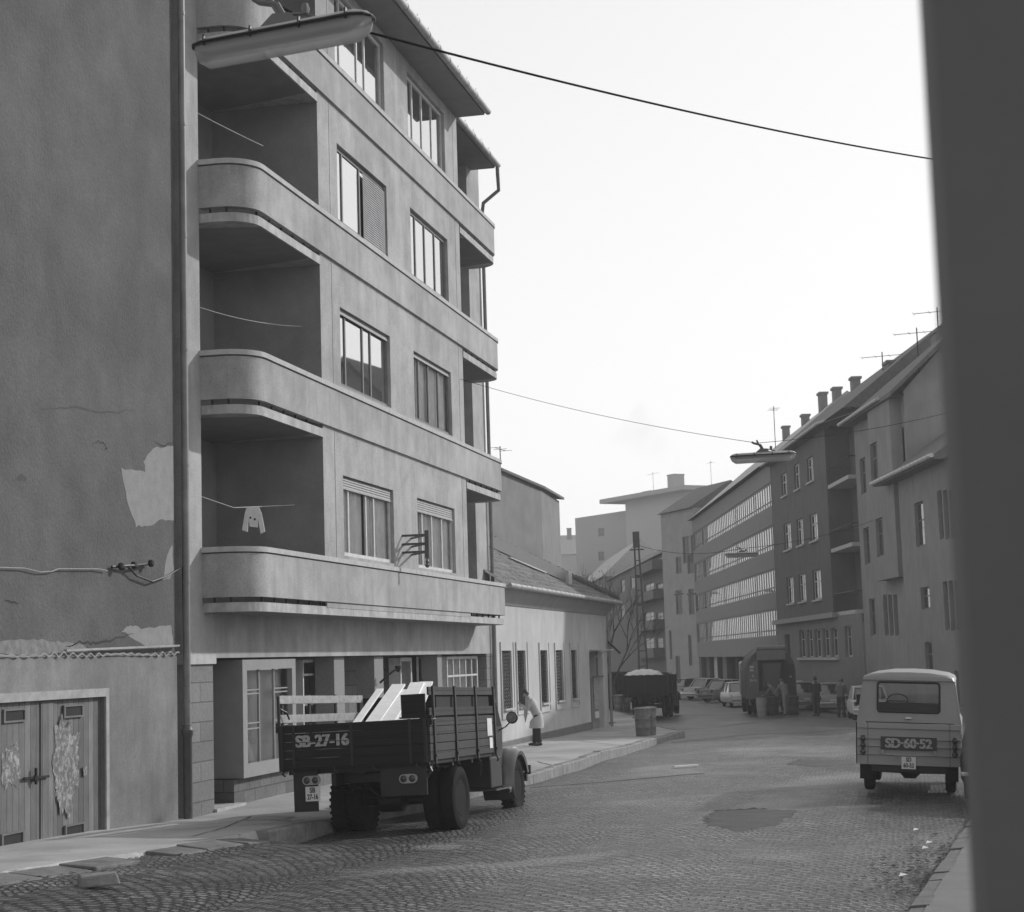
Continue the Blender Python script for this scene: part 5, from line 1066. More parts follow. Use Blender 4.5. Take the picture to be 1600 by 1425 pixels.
for y in (.72,): mb.tube([(-.55, -1.1, y), (-.28, -1.05, y)], .01, 5)
mb.build('brake_hose', M_black, trk)
mb = MB(); mb.quad((1.168, 1.5, 1.38), (1.168, 1.8, 1.38), (1.168, 1.8, 1.66), (1.168, 1.5, 1.66)); mb.quad((1.168, 1.6, 1.18), (1.168, 1.8, 1.18), (1.168, 1.8, 1.35), (1.168, 1.6, 1.35)); mb.build('pasted_notice', mat('paper', .45), trk)
# fresh planks: each its own thing
fresh = [((560, 1125), (594, 1077), 26.2, 28.0, .11, 'outermost left, standing a little apart'), ((586, 1123), (623, 1070), 26.2, 28.3, .22, 'second from the left, longest'), ((607, 1123), (636, 1078), 26.2, 28.0, .24, 'third from the left, shorter than its neighbours'), ((626, 1122), (652, 1067), 26.3, 28.4, .23, 'fourth from the left'), ((645, 1120), (666, 1066), 26.4, 28.5, .22, 'rightmost, against the corner box')]
for i, (a, b, da, db, w_, lb_) in enumerate(fresh):
    A, Bp = PD(*a, da), PD(*b, db); A = A+(A-Bp)*.18; mb = MB(); L = (Bp-A); mb.bar((0, 0, 0), L, w_, .028)
    o = mb.build('sawn_plank', M_fresh, bevel=.004); o.location = A; tag(o, 'pale fresh sawn plank on the lorry, '+lb_, 'plank', 'fresh planks loaded on the lorry')
# far trucks
t2 = empty('open_truck', (*G(1017, 1119, -.38), -.42), (0, 0, R(2)), 'dark tipper lorry with white sacks seen beyond the lattice pole', 'truck'); make_truck(t2, rails=False, tz=2.0)
t2.scale = (.95, 1, 1)
t3p = G(982, 1112, -.40); t3 = empty('open_truck', (t3p[0]-1.2, t3p[1]+5, -.45), (0, 0, R(6)), 'second dark lorry half hidden behind the low house corner', 'truck'); make_truck(t3, rails=False, tz=1.95)
sk = empty('sack_pile', t2.location+Vector((-.2, -.4, 2.0)), (0, 0, 0), 'white tarpaulin bundle lying on the far tipper lorry', 'bundle')
mb = MB(); mb.sheet(14, 10, lambda i, j: ((i-.5)*1.7, (j-.5)*1.4, .02+.28*(max(0, math.sin(math.pi*i))**.5)*(max(0, math.sin(math.pi*j))**.5)+.02*math.sin(i*30))); mb.build('bundle', mat('tarpaulin', .6, .7, .1), sk, smooth=True)

# ---------------------------------------------------------------- van
van = empty('van', (0, 0, 0), (0, 0, 0), 'pale grey boxy van with ribbed tail, marked SD-60-52, parked at the right kerb', 'van')
vp = G(1421, 1233, .0); van.location = (-.17, 32.55, .0); van.rotation_euler = (0, R(2.9), R(-1.7)); van.scale = (.975, 1, 1)
Wv = .925
def vsec(y, kw=1, kt=1, zt=2.02, dome=.14):
    p = [(-Wv, .5), (-Wv, .9), (-Wv+.005, 1.22), (-.87, 1.30), (-.80*kt, zt-.06), (-.76*kt, zt+.02), (-.62*kt, zt+.07), (-.3*kt, zt+dome*.9), (0, zt+dome)]
    q = p+[(-x, z) for x, z in p[-2::-1]]; return [(x*kw, y, z) for x, z in q]
ry = -.75; fy = 3.0
mb = MB()
# sides as panels with window openings (side = loft strips), roof loft
def vside(s_):
    m_ = MB(); P = lambda y, z: (s_*(Wv if z < 1.25 else .87-(z-1.3)*.104), y, z)
    m_.sheet(1, 1, lambda i, j: P(ry+(fy-ry)*i, .5+.72*j)); m_.sheet(1, 1, lambda i, j: ((s_*(Wv-.055*j)), ry+(fy-ry)*i, 1.22+.08*j))
    yw = [(ry, ry+.22), (1.0, 1.12), (2.35, 2.45)]
    for a, b in yw: m_.sheet(1, 1, lambda i, j: P(a+(b-a)*i, 1.3+.66*j))
    m_.sheet(1, 1, lambda i, j: P(ry+(fy-ry)*i*.9, 1.3+.1*j)); m_.sheet(1, 1, lambda i, j: P(ry+(fy-ry)*i*.88, 1.86+.12*j)); return m_
for s_ in (-1, 1): vside(s_).build('side_panel', M_van, van)
mb = MB(); zt = 1.98
def roofsec(y, k, dz=0): p = [(-.80, zt-.02), (-.77, zt+.05), (-.66, zt+.10), (-.35, zt+.145), (0, zt+.155), (.35, zt+.145), (.66, zt+.10), (.77, zt+.05), (.80, zt-.02)]; return [(x*k, y, zt+(z-zt)*(1 if dz == 0 else dz)) for x, z in p]
mb.loft([roofsec(ry-.05, .98, .55), roofsec(ry-.02, 1.01, .85), roofsec(ry+.12, 1.02), roofsec(2.5, 1.02), roofsec(2.8, .98, .6)], caps=True); mb.build('roof', M_van, van, smooth=True)
mb = MB(); hw = .54; mb.wall(-.80, .80, 1.24, 2.0, ry, [(-hw, hw, 1.42, 1.93)], .03); 
rw = mb.build('tailgate', M_van, van)
for s_ in (-1, 1): mb = MB(); mb.prism([(s_*.79, 1.225), (s_*.79, 2.0), (s_*.80, 2.0), (s_*.915, 1.225)], 'y', ry+.004, ry+.06); mb.build('corner_panel', M_van, van)
mb = MB(); n = 24; pts = []
for cx, cz, a0 in ((hw-.05, 1.88, 0), (-hw+.05, 1.88, 90), (-hw+.05, 1.47, 180), (hw-.05, 1.47, 270)):
    pts += [(cx+.05*math.cos(R(a0+15*i)), ry-.012, cz+.05*math.sin(R(a0+15*i))) for i in range(7)]
mb.tube(pts+[pts[0]], .02, 6, False); mb.build('rubber_seal', M_black, rw, smooth=True)
mb = MB(); mb.quad((-hw, ry-.004, 1.42), (hw, ry-.004, 1.42), (hw, ry-.004, 1.93), (-hw, ry-.004, 1.93)); mb.build('rear_window', glassmat('car_glass', 1.45, .8), rw)
# ribbed lower body (rear)
mb = MB(); prof = [(.50, 0), (.66, 0), (.672, -.03), (.703, -.03), (.715, 0), (.80, 0), (.815, -.03), (.84, -.03), (.855, 0), (.93, 0), (.945, -.03), (.975, -.03), (.99, 0), (1.12, -.0), (1.13, -.035), (1.21, -.035), (1.225, 0)]
mb.loft([[(x, ry-.012+d, z) for z, d in prof]+[(x, ry+.05, 1.225), (x, ry+.05, .5)] for x in (-Wv+.02, -.72)]); mb.build('rear_quarter', M_van, van)
mb = MB(); mb.loft([[(x, ry-.012+d, z) for z, d in prof]+[(x, ry+.05, 1.225), (x, ry+.05, .5)] for x in (.72, Wv-.02)]); mb.build('rear_quarter', M_van, van)
mb = MB(); mb.loft([[(x, ry-.014+d, z) for z, d in prof]+[(x, ry+.05, 1.225), (x, ry+.05, .5)] for x in (-.71, .71)]); lg = mb.build('lower_tailgate', M_van, van)
mb = MB(); mb.box(-.49, .49, ry-.045, ry-.034, .76, .99); bp_ = mb.build('black_number_panel', M_ink, lg); text('SD·60·52', .225, M_stencil, bp_, (0, ry-.048, .872), (R(90), 0, 0), 'stencilled_number', .004, .97, dup=.009); mb = MB(); mb.box(-.47, .47, ry-.0525, ry-.0515, .868, .876); mb.build('stencil_bridge', M_ink, bp_)
mb = MB(); mb.box(-.125, .125, ry-.06, ry-.04, .44, .65); np_ = mb.build('number_plate', M_plate, van); text('SD', .10, M_ink, np_, (0, ry-.063, .60), (R(90), 0, 0), 'plate_text', .003, .8); text('60-52', .10, M_ink, np_, (0, ry-.063, .50), (R(90), 0, 0), 'plate_text', .003, .8)
mb = MB(); mb.box(-.24, .22, ry-.05, ry-.03, .665, .685); mb.box(-.24, -.225, ry-.05, ry-.03, .58, .665); mb.build('plate_lamp', M_van, lg)
for s_ in (-1, 1):
    mb = MB(); 
    for z in (.94, .83, .72): pass
    h = MB(); h.box(s_*.80-.03, s_*.80+.03, ry-.05, ry-.03, .66, 1.0); tl = h.build('tail_light', M_black, van)
    for z in (.945, .83, .715): mb = MB(); mb.lathe([(-.05, 0), (-.04, .03), (-.0, .05)], (s_*.80, ry-.05, z), 'y', 14); mb.build('lens', M_lens, tl, smooth=True)
    mb = MB(); mb.box(s_*.46-.03, s_*.46+.03, ry-.07, ry-.03, .68, .76); mb.build('bump_stop', M_van, lg, bevel=.01)
    mb = MB(); mb.box(s_*.58-.012, s_*.58+.012, ry-.03, ry, 1.93, 2.03); mb.build('hinge', M_van, rw)
    mb = MB(); x0 = s_*.66; mb.box(min(x0, x0+s_*.2), max(x0, x0+s_*.2), ry+.08, ry+.10, .24, .52); mb.build('mudflap', M_rub, van)
    for y in (0, 2.35): wheel(van, s_*.72, y, .36, .19, s_)
    mb = MB(); mb.tube([(s_*.9, 2.2, 1.45), (s_*1.02, 2.2, 1.5)], .01, 5); mb.box(s_*1.05-.05, s_*1.05+.05, 2.18, 2.2, 1.42, 1.62); mb.build('mirror', M_black, van)
mb = MB(); mb.box(-.04, .04, ry-.05, ry-.02, 1.30, 1.33); mb.tube([(-.06, ry-.05, 1.31), (.06, ry-.05, 1.31)], .012, 6); mb.build('handle', M_chrome, rw)
mb = MB(); mb.box(-.85, .85, ry+.06, fy, .48, .52); mb.box(-.84, .84, ry+.1, ry+.2, .38, .5); mb.tube([(-.7, 0, .36), (-.18, 0, .36), (-.1, 0, .36), (.1, 0, .36), (.18, 0, .36), (.7, 0, .36)], [.04, .05, .14, .14, .05, .04], 10); mb.box(-.4, -.34, ry+.2, 2.9, .4, .46); mb.box(.34, .4, ry+.2, 2.9, .4, .46); mb.build('chassis', M_black, van)
mb = MB(); mb.box(-.78, .78, ry+.35, ry+.43, .6, 1.55); mb.box(-.75, .75, 1.1, 1.2, .6, 1.52); mb.build('seat_back', mat('seat_vinyl', .04, .6), van)
mb = MB(); mb.lathe([(-.01, .19), (.01, .20), (.02, .19)], (-.3, 2.0, 1.5), 'y', 24); c = Vector((-.3, 2.0, 1.52)); mb = MB(); mb.tube([c+Vector((.2*math.cos(a), .1*math.sin(a), .13*math.sin(a)*1.0)) for a in [i*math.pi/12 for i in range(25)]], .012, 6, False); mb.tube([c+Vector((-.2, 0, 0)), c+Vector((.2, 0, 0))], .01, 5); mb.build('steering_wheel', M_black, van)
mb = MB(); fr_ = [(-.8, .5), (.8, .5), (.86, 1.25), (-.86, 1.25)]; mb.add([(-.86, fy, .5), (.86, fy, .5), (.88, fy-.0, 1.28), (-.88, fy, 1.28), (-.88, 2.45, 1.30), (.88, 2.45, 1.30)], [(0, 1, 2, 3), (3, 2, 5, 4)]); mb.build('front_panel', M_van, van)
for s_ in (-1, 1): mb = MB(); mb.bar((s_*.84, 2.62, 1.3), (s_*.76, 2.5, 1.98), .05, .05); mb.build('windscreen_pillar', M_van, van)
mb = MB(); mb.quad((-.82, 2.62, 1.3), (.82, 2.62, 1.3), (.74, 2.5, 1.98), (-.74, 2.5, 1.98)); mb.build('windscreen', glassmat('car_glass', 1.45, .8), van)

# ---------------------------------------------------------------- saloon cars
def make_car(root, paint, L=4.1, W_=1.56, H=1.4, fins=0, wagon=False):
    P = root; h = W_/2; r = .29
    yb = 0; ya = L       # rear bumper at y=0, nose at L
    def body(y, w_, zt, zb=.26): 
        p = [(-h*w_*.93, zb), (-h*w_, zb+.12), (-h*w_, zb+(zt-zb)*.62), (-h*w_*.965, zt-.04), (-h*w_*.85, zt), (0, zt+.02)]; return [(x, y, z) for x, z in p+[(-x, z) for x, z in p[-2::-1]]]
    zb_ = .86; mb = MB(); mb.loft([body(0.02, .94, .70), body(.05, .97, zb_-.03), body(.7, 1, zb_+.0), body(L*.5, 1, zb_+.02), body(L*.75, .99, zb_), body(L-.12, .95, zb_-.08), body(L, .9, zb_-.2)]); bd = mb.build('body', paint, P, smooth=True)
    y0, y1, y2, y3 = (.12, .3, L*.56, L*.70) if wagon else (.75, 1.15, L*.56, L*.71)
    def gh(y, w_, z): return [(-h*w_, y, zb_-.02), (-h*w_*.98, y, zb_), (-h*w_*.82, y, z-.04), (-h*w_*.7, y, z), (h*w_*.7, y, z), (h*w_*.82, y, z-.04), (h*w_*.98, y, zb_), (h*w_, y, zb_-.02)]
    mb = MB(); zz = H-.03; mb.loft([gh(y0, .9, zb_+.02), gh(y1, .93, zz), gh(y2, .93, zz), gh(y3, .92, zb_+.02)]); cb = mb.build('cabin_glass', M_fgl, P)
    mb = MB(); rf_ = lambda y, k, z: [(-h*.80*k, y, z-.03), (-h*.7*k, y, z), (0, y, z+.02), (h*.7*k, y, z), (h*.80*k, y, z-.03), (h*.7*k, y, z-.04), (-h*.7*k, y, z-.04)]
    mb.loft([rf_(y1-.06, .98, H-.02), rf_(y1+.15, 1.0, H), rf_(y2-.1, 1, H), rf_(y2+.06, .97, H-.02)]); mb.build('roof', paint, P, smooth=True)
    for s_ in (-1, 1):
        for (a, za, b, zb2, x0, x1) in ((y0, zb_, y1, H-.03, .9, .76), ((y1+y2)/2, zb_, (y1+y2)/2, H-.03, .94, .78), (y3, zb_, y2, H-.03, .9, .76)): mb = MB(); mb.bar((s_*h*x0, a, za), (s_*h*x1, b, zb2), .06, .07); mb.build('pillar', paint, P)
        for y in (.75, L-.75): wheel(P, s_*(h-.12), y, r, .16, s_, rm=M_chrome if False else M_rim)
        mb = MB(); mb.box(s_*h*.82-.07, s_*h*.82+.07, -.0, .03, .62, .78); mb.build('tail_light', M_lens, bd)
        mb = MB(); mb.lathe([(-.02, .08), (.02, .085), (.04, .05)], (s_*h*.62, L-.02, .6), 'y', 14); mb.build('headlight', mat('headlamp', .6, .2), bd, smooth=True)
    mb = MB(); mb.box(-h*.98, h*.98, -.09, -.03, .42, .50); mb.build('rear_bumper', M_chrome, P, bevel=.02); mb = MB(); mb.box(-h*.95, h*.95, L+.02, L+.08, .40, .48); mb.build('front_bumper', M_chrome, P, bevel=.02)
    mb = MB(); mb.box(-.15, .15, -.005, .015, .54, .64); mb.build('number_plate', M_plate, bd)
    return root
def car(px, py, rz, paint, label, z=-.45, rev=False, **k):
    p = G(px, py, z); o = empty('parked_car', (p[0], p[1], road_z(*p)), (0, 0, R(rz)), label, 'car', 'cars parked along the far street'); make_car(o, paint, **k); return o
pa = lambda n, v: mat(n, v, .3, .05, 2, spec=.6)
car(1102, 1097, -42, pa('car_light_grey', .30), 'light boxy saloon with chrome rear bumper at the foot of the office block', z=-.5)
car(1057, 1091, -38, pa('car_grey', .22), 'grey estate car furthest left in the row by the corner house', z=-.5, wagon=True)
car(1077, 1093, -40, pa('car_pale', .42), 'pale car squeezed between estate car and boxy saloon', z=-.5)
car(1146, 1101, 195, pa('car_white', .5), 'white car with its round headlight showing left of the dustcart', z=-.48)
car(1243, 1104, 10, pa('car_white', .5), 'white rounded car showing between dustcart and standing men', z=-.45)
car(1262, 1110, 12, pa('car_grey', .22), 'grey saloon parked just left of the darker standing man', z=-.44)
car(1303, 1112, 8, pa('car_light_grey', .30), 'light saloon seen tail on behind the two standing men', z=-.44)
car(1363, 1123, 6, pa('car_white', .5), 'white rounded car mostly hidden behind the left side of the van', z=-.35)
bk_ = empty('parked_car', (1.40, 29.2, road_z(1.2, 28.5)+.1), (0, 0, R(-3)), 'black car only a sliver of which shows between van and near wall', 'car'); make_car(bk_, mat('car_black', .008, .7, .1, 2, spec=.1), L=3.4, W_=1.55, H=1.25)

# ---------------------------------------------------------------- dustcart
gp = G(1200, 1119, -.42); dc = empty('dustcart', (gp[0]-.0, gp[1]+2.1, road_z(gp[0], gp[1])), (0, 0, R(9)), 'big round bodied dustcart with dark hopper being loaded by workers', 'dustcart')
M_dc = mat('dustcart_paint', .045, .45, .12, 2, streak=.1); M_dcl = mat('dustcart_side', .10, .4, .1, 2)
def arch(y, w_=1.12, z0=.75, zt=3.15, n=14):
    r = w_; zc = zt-r*1.0; p = [(-w_, z0)]+[(-w_*math.cos(math.pi*i/n), zc+r*math.sin(math.pi*i/n)) for i in range(n+1)]+[(w_, z0)]; return [(x, y, z) for x, z in p]
mb = MB(); mb.loft([arch(-.9), arch(3.6)]); mb.build('drum_body', M_dcl, dc, smooth=True)
mb = MB()
for y in (-.86, -.5, 0, .7, 1.6, 2.5, 3.4):
    for w_ in (1.14,): mb.tube(arch(y, 1.13, .75, 3.16), .03, 5)
mb.build('hoop', M_dcl, dc, smooth=True)
mb = MB(); A_ = arch(-.92, 1.12); mb.add(A_, [tuple(range(len(A_)))]); mb.add([(-1.1, -.93, .75), (-.62, -1.25, .8), (-.62, -1.3, 2.6), (-1.05, -.93, 2.3)], [(0, 1, 2, 3)]); mb.add([(1.1, -.93, .75), (.62, -1.25, .8), (.62, -1.3, 2.6), (1.05, -.93, 2.3)], [(0, 3, 2, 1)]); rp = mb.build('rear_panel', M_dc, dc)
mb = MB(); mb.box(-.66, .66, -1.35, -.95, 2.55, 3.0); mb.tube([(-.68, -1.25, 3.08), (.68, -1.25, 3.08)], .13, 12); mb.build('roller_housing', M_dcl, dc, smooth=False)
mb = MB(); mb.quad((-.6, -1.12, 1.1), (.6, -1.12, 1.1), (.6, -1.0, 2.55), (-.6, -1.0, 2.55)); mb.build('hopper_opening', mat('hopper_dark', .03), dc)
mb = MB(); mb.box(-.42, .42, -1.2, -1.13, 1.3, 2.4); mb.tube([(-.45, -1.25, 2.4), (-.3, -1.25, 1.35)], .02, 5); mb.tube([(.45, -1.25, 2.4), (.3, -1.25, 1.35)], .02, 5); mb.build('hopper_lid', M_dc, dc)
mb = MB(); mb.box(-.7, .7, -1.4, -.95, .62, 1.1); mb.build('loading_sill', M_dc, dc)
mb = MB(); mb.add([(-.98, -1.03, 2.05), (-.76, -1.177, 2.05), (-.76, -1.177, 2.28), (-.98, -1.03, 2.28)], [(0, 1, 2, 3)]); mb.build('badge', mat('badge_white', .4), rp)
text('BKB', .15, M_ink, rp, (-.875, -1.12, 2.16), (R(90), 0, R(-33.7)), 'badge_text', .004, .8); text('FJ', .14, M_stencil, rp, (-.87, -1.115, 1.82), (R(90), 0, R(-33.7)), 'lettering', .004); text('02-64', .14, M_stencil, rp, (-.87, -1.115, 1.62), (R(90), 0, R(-33.7)), 'lettering', .004)
text('64', .16, M_stencil, rp, (.87, -1.125, 1.75), (R(90), 0, R(33.7)), 'lettering', .004)
for s_ in (-1, 1): wheel(dc, s_*.98, .2, .48, .24, s_); wheel(dc, s_*.70, .2, .48, .24, -s_); wheel(dc, s_*.95, 4.3, .48, .24, s_)
mb = MB(); mb.box(-.9, .9, -.7, 5, .6, .8); mb.build('chassis', M_black, dc)
mb = MB(); mb.box(-1.1, 1.1, 3.7, 5.6, .8, 2.5); mb.build('cab', M_dcl, dc, bevel=.12)
for s_ in (-1, 1): mb = MB(); mb.tube([(s_*1.0+.14*0, .2+.6*math.cos(a), .48+.6*math.sin(a)) for a in [R(10*i) for i in range(19)]], .07, 6); mb.build('wheel_arch', M_dcl, dc, smooth=True)

# ---------------------------------------------------------------- dustbins
def bin_(px, py, z, label, r=.24, h=.75, m=None, lid=True, par=None):
    p = G(px, py, z); o = empty('dustbin', (p[0], p[1], z), label=label, cat='dustbin', group='metal dustbins'); mb = MB(); mb.lathe([(0, r*.82), (.02, r*.84), (h*.3, r*.9), (h*.32, r*.93), (h*.34, r*.9), (h*.62, r*.95), (h*.64, r*.98), (h*.66, r*.95), (h, r)], (0, 0, 0), 'z', 24); mb.build('bin_body', m or M_bin, o, smooth=True)
    if lid: mb = MB(); mb.lathe([(h-.02, r*1.08), (h+.02, r*1.1), (h+.05, r*.8), (h+.07, r*.1)], (0, 0, 0), 'z', 24); mb.build('lid', m or M_bin, o, smooth=True)
    for s_ in (-1, 1): mb = MB(); mb.tube([(s_*r*.95, -.08, h*.7), (s_*(r+.05), -.05, h*.68), (s_*(r+.05), .05, h*.68), (s_*r*.95, .08, h*.7)], .012, 5); mb.build('handle', M_black, o)
    return o
M_bin = mat('galvanised_bin', .13, .6, .3, 6, streak=.3, bump=.2); M_bind = mat('dark_bin', .03, .7, .2, 5)
zb1 = side_z(56)
bin_(1005, 1150, zb1, 'front left of the pair of tall metal dustbins near the pavement corner', .27, .86); bin_(1015.5, 1148.5, zb1, 'right hand one of the pair of metal dustbins near the pavement corner', .24, .86)
bin_(967, 1113, side_z(80)-.1, 'grey dustbin standing by the low house corner next to the lorry', .27, .85); bin_(980, 1112, side_z(80)-.1, 'narrower dustbin beside the one at the low house corner', .2, .8)
bin_(1191, 1119.5, -.42, 'pale open dustbin left of the crouching dustmen', .26, .85, mat('pale_bin', .2), False)
bin_(1209, 1118.5, -.42, 'dark dustbin right beside the pale one at the dustcart', .27, .85, M_bind); bin_(1240, 1118.5, -.42, 'dark dustbin furthest right behind the dustcart', .27, .85, M_bind)

# ---------------------------------------------------------------- people
def person(name_lb, loc, rz, J, shirt, trousers, hair, H=1.72, coat=None, cat='person', skirt=None, group=None, head_fwd=0, cap=False):
    """J: dict of joints in metres (x right, y forward, z up), feet at 0."""
    rt = empty('person', loc, (0, 0, R(rz)), name_lb, cat, group)
    names = list(J.keys()); verts = []; idx = {}; rad = []
    def V(k, p, r): idx[k] = len(verts); verts.append(p); rad.append(r)
    Rr = dict(pelvis=.125, waist=.115, chest=.13, neck=.046, head=.085, crown=.075, hipL=.085, hipR=.085, kneeL=.06, kneeR=.06, ankL=.042, ankR=.042, toeL=.038, toeR=.038, shL=.065, shR=.065, elL=.042, elR=.042, wrL=.028, wrR=.028)
    for k in names: V(k, J[k], Rr[k])
    E = [('pelvis', 'waist'), ('waist', 'chest'), ('chest', 'neck'), ('neck', 'head'), ('head', 'crown')]
    for s_ in 'LR': E += [('pelvis', 'hip'+s_), ('hip'+s_, 'knee'+s_), ('knee'+s_, 'ank'+s_), ('ank'+s_, 'toe'+s_), ('chest', 'sh'+s_), ('sh'+s_, 'el'+s_), ('el'+s_, 'wr'+s_)]
    ed = [(idx[a], idx[b]) for a, b in E]
    for s_ in 'LR':
        w_ = Vector(J['wr'+s_]); d = (w_-Vector(J['el'+s_])).normalized(); sd = d.cross(Vector((0, 1, .2))).normalized(); pm = w_+d*.06
        V('palm'+s_, pm, .026); ed.append((idx['wr'+s_], idx['palm'+s_]))
        for f in range(4):
            o = (f-1.5)*.019; a = pm+d*.035+sd*o; b = a+d*(.035+.005*(1.5-abs(f-1.5)))+Vector((0, .012, 0)); V('f%d%s' % (f, s_), tuple(a), .0095); V('g%d%s' % (f, s_), tuple(b), .008); ed += [(idx['palm'+s_], idx['f%d%s' % (f, s_)]), (idx['f%d%s' % (f, s_)], idx['g%d%s' % (f, s_)])]
        a = w_+d*.045+sd*.035; b = a+d*.035+sd*.02; V('t'+s_, tuple(a), .010); V('u'+s_, tuple(b), .009); ed += [(idx['palm'+s_], idx['t'+s_]), (idx['t'+s_], idx['u'+s_])]
    me = bpy.data.meshes.new('body'); me.from_pydata([tuple(v) for v in verts], ed, []); o = bpy.data.objects.new('body', me); col.objects.link(o); o.parent = rt
    me.materials.append(mat('skin', .28, .6, .05))
    sk_ = o.modifiers.new('skin', 'SKIN'); sk_.use_smooth_shade = True; sb = o.modifiers.new('sub', 'SUBSURF'); sb.levels = 1; sb.render_levels = 1
    for i, r in enumerate(rad): me.skin_vertices[0].data[i].radius = (r, r)
    me.skin_vertices[0].data[idx['pelvis']].use_root = True
    def limb(nm, ks, rs, m, n=12):
        mb = MB(); mb.tube([Vector(J[k]) if isinstance(k, str) else Vector(k) for k in ks], rs, n); return mb.build(nm, m, rt, smooth=True)
    mid = lambda a, b, t: tuple(Vector(J[a]).lerp(Vector(J[b]), t))
    for s_ in 'LR':
        limb('trouser_leg', ['pelvis', 'hip'+s_, mid('hip'+s_, 'knee'+s_, .5), 'knee'+s_, mid('knee'+s_, 'ank'+s_, .5), mid('knee'+s_, 'ank'+s_, .97)], [.10, .112, .095, .082, .075, .075], trousers)
        limb('sleeve', [mid('chest', 'sh'+s_, .5), 'sh'+s_, mid('sh'+s_, 'el'+s_, .5), 'el'+s_, mid('el'+s_, 'wr'+s_, .95)], [.07, .082, .07, .062, .045], shirt)
        a = Vector(J['ank'+s_]); t_ = Vector(J['toe'+s_]); mb = MB(); dr_ = (t_-a); dr_.z = 0; dr_ = dr_.normalized(); mb.tube([a-dr_*.07+Vector((0, 0, -.045)), a+Vector((0, 0, -.03)), a.lerp(t_, .6)+Vector((0, 0, -.02)), t_+dr_*.05+Vector((0, 0, -.01))], [.035, .052, .047, .03], 8); mb.build('shoe', M_ink, rt, smooth=True)
    pv, ws, ch, nk = (Vector(J[k]) for k in ('pelvis', 'waist', 'chest', 'neck')); secs = []
    def ring(c, a, b, ax): 
        ax = ax.normalized(); x = Vector((1, 0, 0)); y = ax.cross(x).normalized(); return [c+x*a*math.cos(t*math.pi/8)+y*b*math.sin(t*math.pi/8) for t in range(16)]
    up = (ch-pv); top_ = ch.lerp(nk, .55)
    if coat:
        low_ = Vector((pv.x, pv.y+coat[1], pv.z-coat[0])); hem = low_-Vector((0, 0, 0)); secs = [ring(hem, .245, .215, Vector((0, 0, 1))), ring(pv.lerp(hem, .5), .225, .20, Vector((0, 0, 1)))]
    secs += [ring(pv-up.normalized()*.02, .19, .14, up), ring(ws, .175, .135, up), ring(ch-up.normalized()*.06, .205, .15, up), ring(ch+up.normalized()*.06, .20, .13, up), ring(top_, .12, .095, up), ring(nk, .072, .068, up), ring(nk+up.normalized()*.035, .064, .062, up)]
    mb = MB(); mb.loft(secs); mb.build('coat' if coat else 'jacket', shirt, rt, smooth=True)
    hd, cr = Vector(J['head']), Vector(J['crown']); ax = (cr-hd).normalized(); f = Vector((0, 1, 0))-ax*ax.y; f.normalize(); c = hd+ax*.035
    mb = MB(); n = 12
    for i in range(1): pass
    S = [(-.075, .07), (-.03, .088), (.03, .096), (.07, .090), (.10, .07), (.12, .035), (.125, .004)]
    mb.loft([[c+ax*a-f*.018+(Vector((1, 0, 0))*math.cos(t*2*math.pi/n)+f*math.sin(t*2*math.pi/n)*(1 if math.sin(t*2*math.pi/n) < 0 or a > .05 else .35))*r for t in range(n)] for a, r in S]); mb.build('cap' if cap else 'hair', hair, rt, smooth=True)
    mb = MB(); x = Vector((1, 0, 0)); fc = c-ax*.03+f*.085
    mb.tube([fc+ax*.02, fc+f*.02-ax*.01, fc-ax*.018], [.008, .014, .006], 6); 
    for s_ in (-1, 1): mb.tube([c-ax*.02+x*s_*.083, c-ax*.045+x*s_*.09], .015, 6)
    mb.build('nose_and_ears', mat('skin', .28), rt, smooth=True)
    mb = MB()
    for s_ in (-1, 1): mb.tube([fc+ax*.028+x*s_*.045, fc+ax*.028+x*s_*.02], .006, 5)
    mb.tube([fc-ax*.045+x*-.022, fc-ax*.045+x*.022], .005, 5); mb.build('eyes_and_mouth', M_ink, rt)
    return rt
def stand(lean=0., hipy=0., arms='down', legs=.0, H=1.72, headdrop=0.):
    k = H/1.72; J = {}; J['pelvis'] = (0, hipy, .93); 
    for s_, x in (('L', -1), ('R', 1)):
        st = legs*x; J['hip'+s_] = (x*.09, hipy, .88); J['knee'+s_] = (x*.10, hipy*.5+st*.5+.02, .48); J['ank'+s_] = (x*.11, st, .08); J['toe'+s_] = (x*.13, st+.14, .04)
    c, s2 = math.cos(lean), math.sin(lean); up = lambda d: (0, hipy+s2*d, .93+c*d)
    J['waist'] = up(.18); J['chest'] = up(.42); J['neck'] = up(.57); h = Vector(up(.57)); l2 = lean+headdrop; J['head'] = tuple(h+Vector((0, math.sin(l2)*.1, math.cos(l2)*.1))); J['crown'] = tuple(h+Vector((0, math.sin(l2)*.19, math.cos(l2)*.19)))
    ch = Vector(up(.46))
    for s_, x in (('L', -1), ('R', 1)):
        sh_ = ch+Vector((x*.18, 0, 0)); J['sh'+s_] = tuple(sh_)
        if arms == 'down': J['el'+s_] = tuple(sh_+Vector((x*.06, .02, -.29))); J['wr'+s_] = tuple(sh_+Vector((x*.05, .08, -.53)))
        elif arms == 'fold': J['el'+s_] = tuple(sh_+Vector((x*.08, .03, -.27))); J['wr'+s_] = tuple(sh_+Vector((x*-.02, .24, -.24)))
        elif arms == 'reach': J['el'+s_] = tuple(sh_+Vector((x*.08, .12, -.24))); J['wr'+s_] = tuple(sh_+Vector((x*.04, .34, -.32)))
        elif arms == 'face': J['el'+s_] = tuple(sh_+Vector((x*.02, .10, -.27))); J['wr'+s_] = tuple(sh_+Vector((x*-.10, .27, -.12))) if x < 0 else tuple(sh_+Vector((.0, .12, -.52)))
    return {a: tuple(q*k for q in b) for a, b in J.items()}
